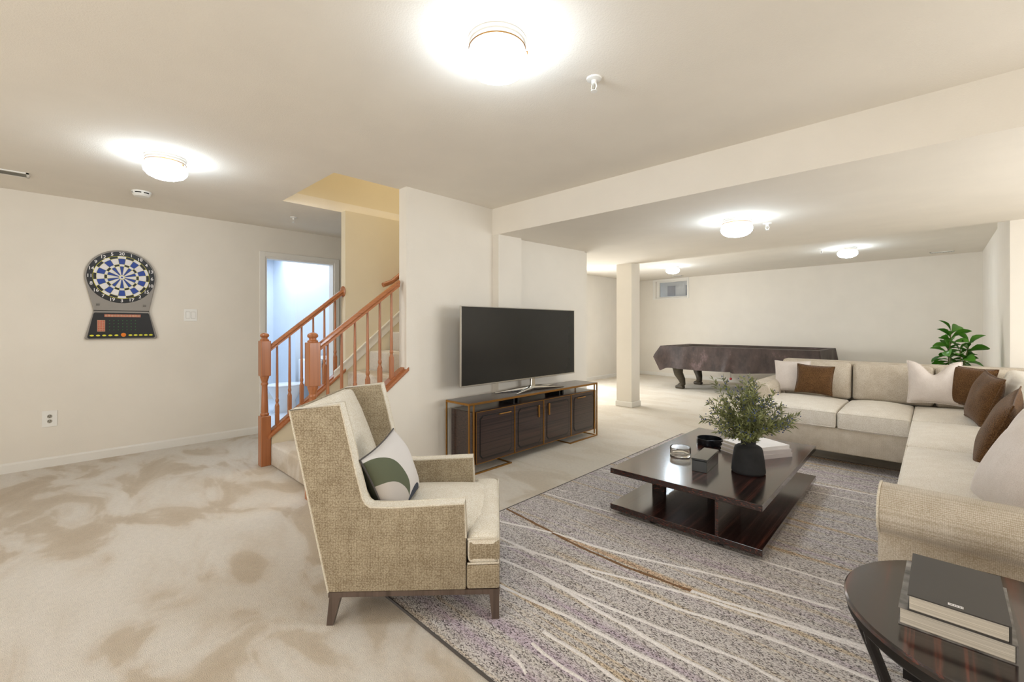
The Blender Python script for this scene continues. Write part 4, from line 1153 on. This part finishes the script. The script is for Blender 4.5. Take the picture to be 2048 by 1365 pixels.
# drape: loop round the table, top edge to wavy hem
loop = []; nS = 200; px, py = hx + .02, hy + .02
per = 4 * (px + py)
for i in range(nS):
    s_ = per * i / nS
    if s_ < 2 * px: q = (-px + s_, -py); nrm = (0, -1)
    elif s_ < 2 * px + 2 * py: q = (px, -py + s_ - 2 * px); nrm = (1, 0)
    elif s_ < 4 * px + 2 * py: q = (px - (s_ - 2 * px - 2 * py), py); nrm = (0, 1)
    else: q = (-px, py - (s_ - 4 * px - 2 * py)); nrm = (-1, 0)
    loop.append((q, nrm, s_))
corners = [(-px, -py), (px, -py), (px, py), (-px, py)]
bm = bmesh.new(); rows = []
NR = 9
for r_ in range(NR + 1):
    u = r_ / NR; row = []
    for (q, nrm, s_) in loop:
        dc = min(math.dist(q, c) for c in corners); cf = math.exp(-(dc / .10) ** 2)
        hem = .44 - .02 * math.sin(s_ * 2.1) - (.075 * cf) + (.0 if q[1] > 0 else -.035 * math.sin((q[0] + 1.3) * 1.5) * (1 if q[0] > 0 else .2))
        z = .862 - (.862 - hem) * u
        wv = (.012 * math.sin(s_ * 13 + 1.5 * math.sin(s_ * 3)) + .018 * math.sin(s_ * 5.3)) * u + .010 * u
        wv += .030 * u * math.exp(-((q[0] - .02 + .10 * u) / .05) ** 2) * (q[1] < 0)
        ou = max(0, wv)
        cd = Vector((q[0] / px, q[1] / py)).normalized() if cf > .05 else Vector((0, 0))
        sp_ = .15 * cf * max(0, 1 - abs(u - .42) / (.42 if u < .42 else .62)) * (1 if q[0] < 0 else .3)
        row.append(bm.verts.new((q[0] + nrm[0] * ou + cd.x * sp_, q[1] + nrm[1] * ou + cd.y * sp_, z)))
    rows.append(row)
for a, c in zip(rows, rows[1:]):
    for i in range(nS): bm.faces.new((a[i], a[(i + 1) % nS], c[(i + 1) % nS], c[i]))
# top: rails proud, bed sagging
ins = [bm.verts.new((v.co.x * .93, v.co.y * .86, .858)) for v in rows[0]]
ins2 = [bm.verts.new((v.co.x * .90, v.co.y * .80, .822)) for v in rows[0]]
for a, c in ((ins, rows[0]), (ins2, ins)):
    for i in range(nS): bm.faces.new((a[i], a[(i + 1) % nS], c[(i + 1) % nS], c[i]))
bm.faces.new(ins2)
bmesh.ops.recalc_face_normals(bm, faces=bm.faces[:])
bmesh.ops.solidify(bm, geom=bm.faces[:], thickness=.003)
obj('cloth', bm, 'cover', PC, smooth=True, angle=50)
cd_ = obj('drawstring', tube([(.02, -hy - .05, .46), (.02, -hy - .055, .33)], .003, 6), 'black', PC)
bm = bmesh.new(); bmesh.ops.create_uvsphere(bm, u_segments=12, v_segments=8, radius=.022); bmesh.ops.translate(bm, vec=(.02, -hy - .055, .31), verts=bm.verts[:])
obj('toggle', bm, 'redbead', cd_, smooth=True)

# ------------------------------------------------------------------ leafy plant behind the sofa
PL = thing('potted_plant', 'leafy green potted plant standing behind the sofa corner', 'plant', (.16, 6.75, 0))
pt = obj('pot', lathe([(0, 0), (.11, 0), (.15, .26), (.16, .27), (.16, .30), (.14, .30), (.135, .27), (0, .26)], 32), 'pot', PL, smooth=True, angle=40)
obj('soil', lathe([(0, .262), (.133, .272), (.133, .274), (0, .278)], 24), 'soil', pt)
STEMS = [((0, 0), (-.03, .0, 1.20)), ((.02, .02), (.10, -.03, 1.08)), ((-.02, .01), (-.06, .04, 1.02)), ((.0, -.02), (.04, -.05, 1.0))]


def big_leaf(L_, w_):
    bm = bmesh.new(); pr = [(0, .03), (.15, .25), (.35, .62), (.58, .98), (.78, .92), (.92, .52), (1, .04)]
    cols = []
    for t, h in pr:
        zc = .10 * L_ * math.sin(t * PI * .9) - .18 * L_ * t * t
        cols.append([bm.verts.new((t * L_, s * h * w_ / 2, zc + abs(s) * .18 * w_ * h)) for s in (-1, -.5, 0, .5, 1)])
    for a, c in zip(cols, cols[1:]):
        for i in range(4): bm.faces.new((a[i], a[i + 1], c[i + 1], c[i]))
    r = bmesh.ops.solidify(bm, geom=bm.faces[:], thickness=.0012)
    me = bpy.data.meshes.new('leaf'); bm.to_mesh(me); bm.free(); me.materials.append(MT['leaf'])
    for p in me.polygons: p.use_smooth = True
    return me


LV = [big_leaf(.185, .098), big_leaf(.16, .088), big_leaf(.14, .08)]
for si, (b_, t_) in enumerate(STEMS):
    b0 = Vector((b_[0], b_[1], .27)); t0 = Vector(t_)
    P = [b0.lerp(t0, i / 8) + Vector((math.sin(i * .8 + si) * .012, math.cos(i * .7 + si) * .012, 0)) for i in range(9)]
    sm = obj('stem', tube(P, [.011 - .0008 * i for i in range(9)], 8), 'stem', PL, smooth=True)
    nl = 26 if si == 0 else 20
    for k in range(nl):
        f = .46 + .54 * k / (nl - 1); i = min(7, int(f * 8)); p = P[i].lerp(P[i + 1], f * 8 - i)
        az = k * 2.4 + si * 1.3; pitch = -.75 + 1.7 * (k / (nl - 1)) ** 2 + R.uniform(-.25, .25)
        o = obj('leaf', LV[k % 3], None, PL, loc=p)
        o.rotation_euler = Euler((R.uniform(-.8, .8), -pitch, az), 'XYZ')
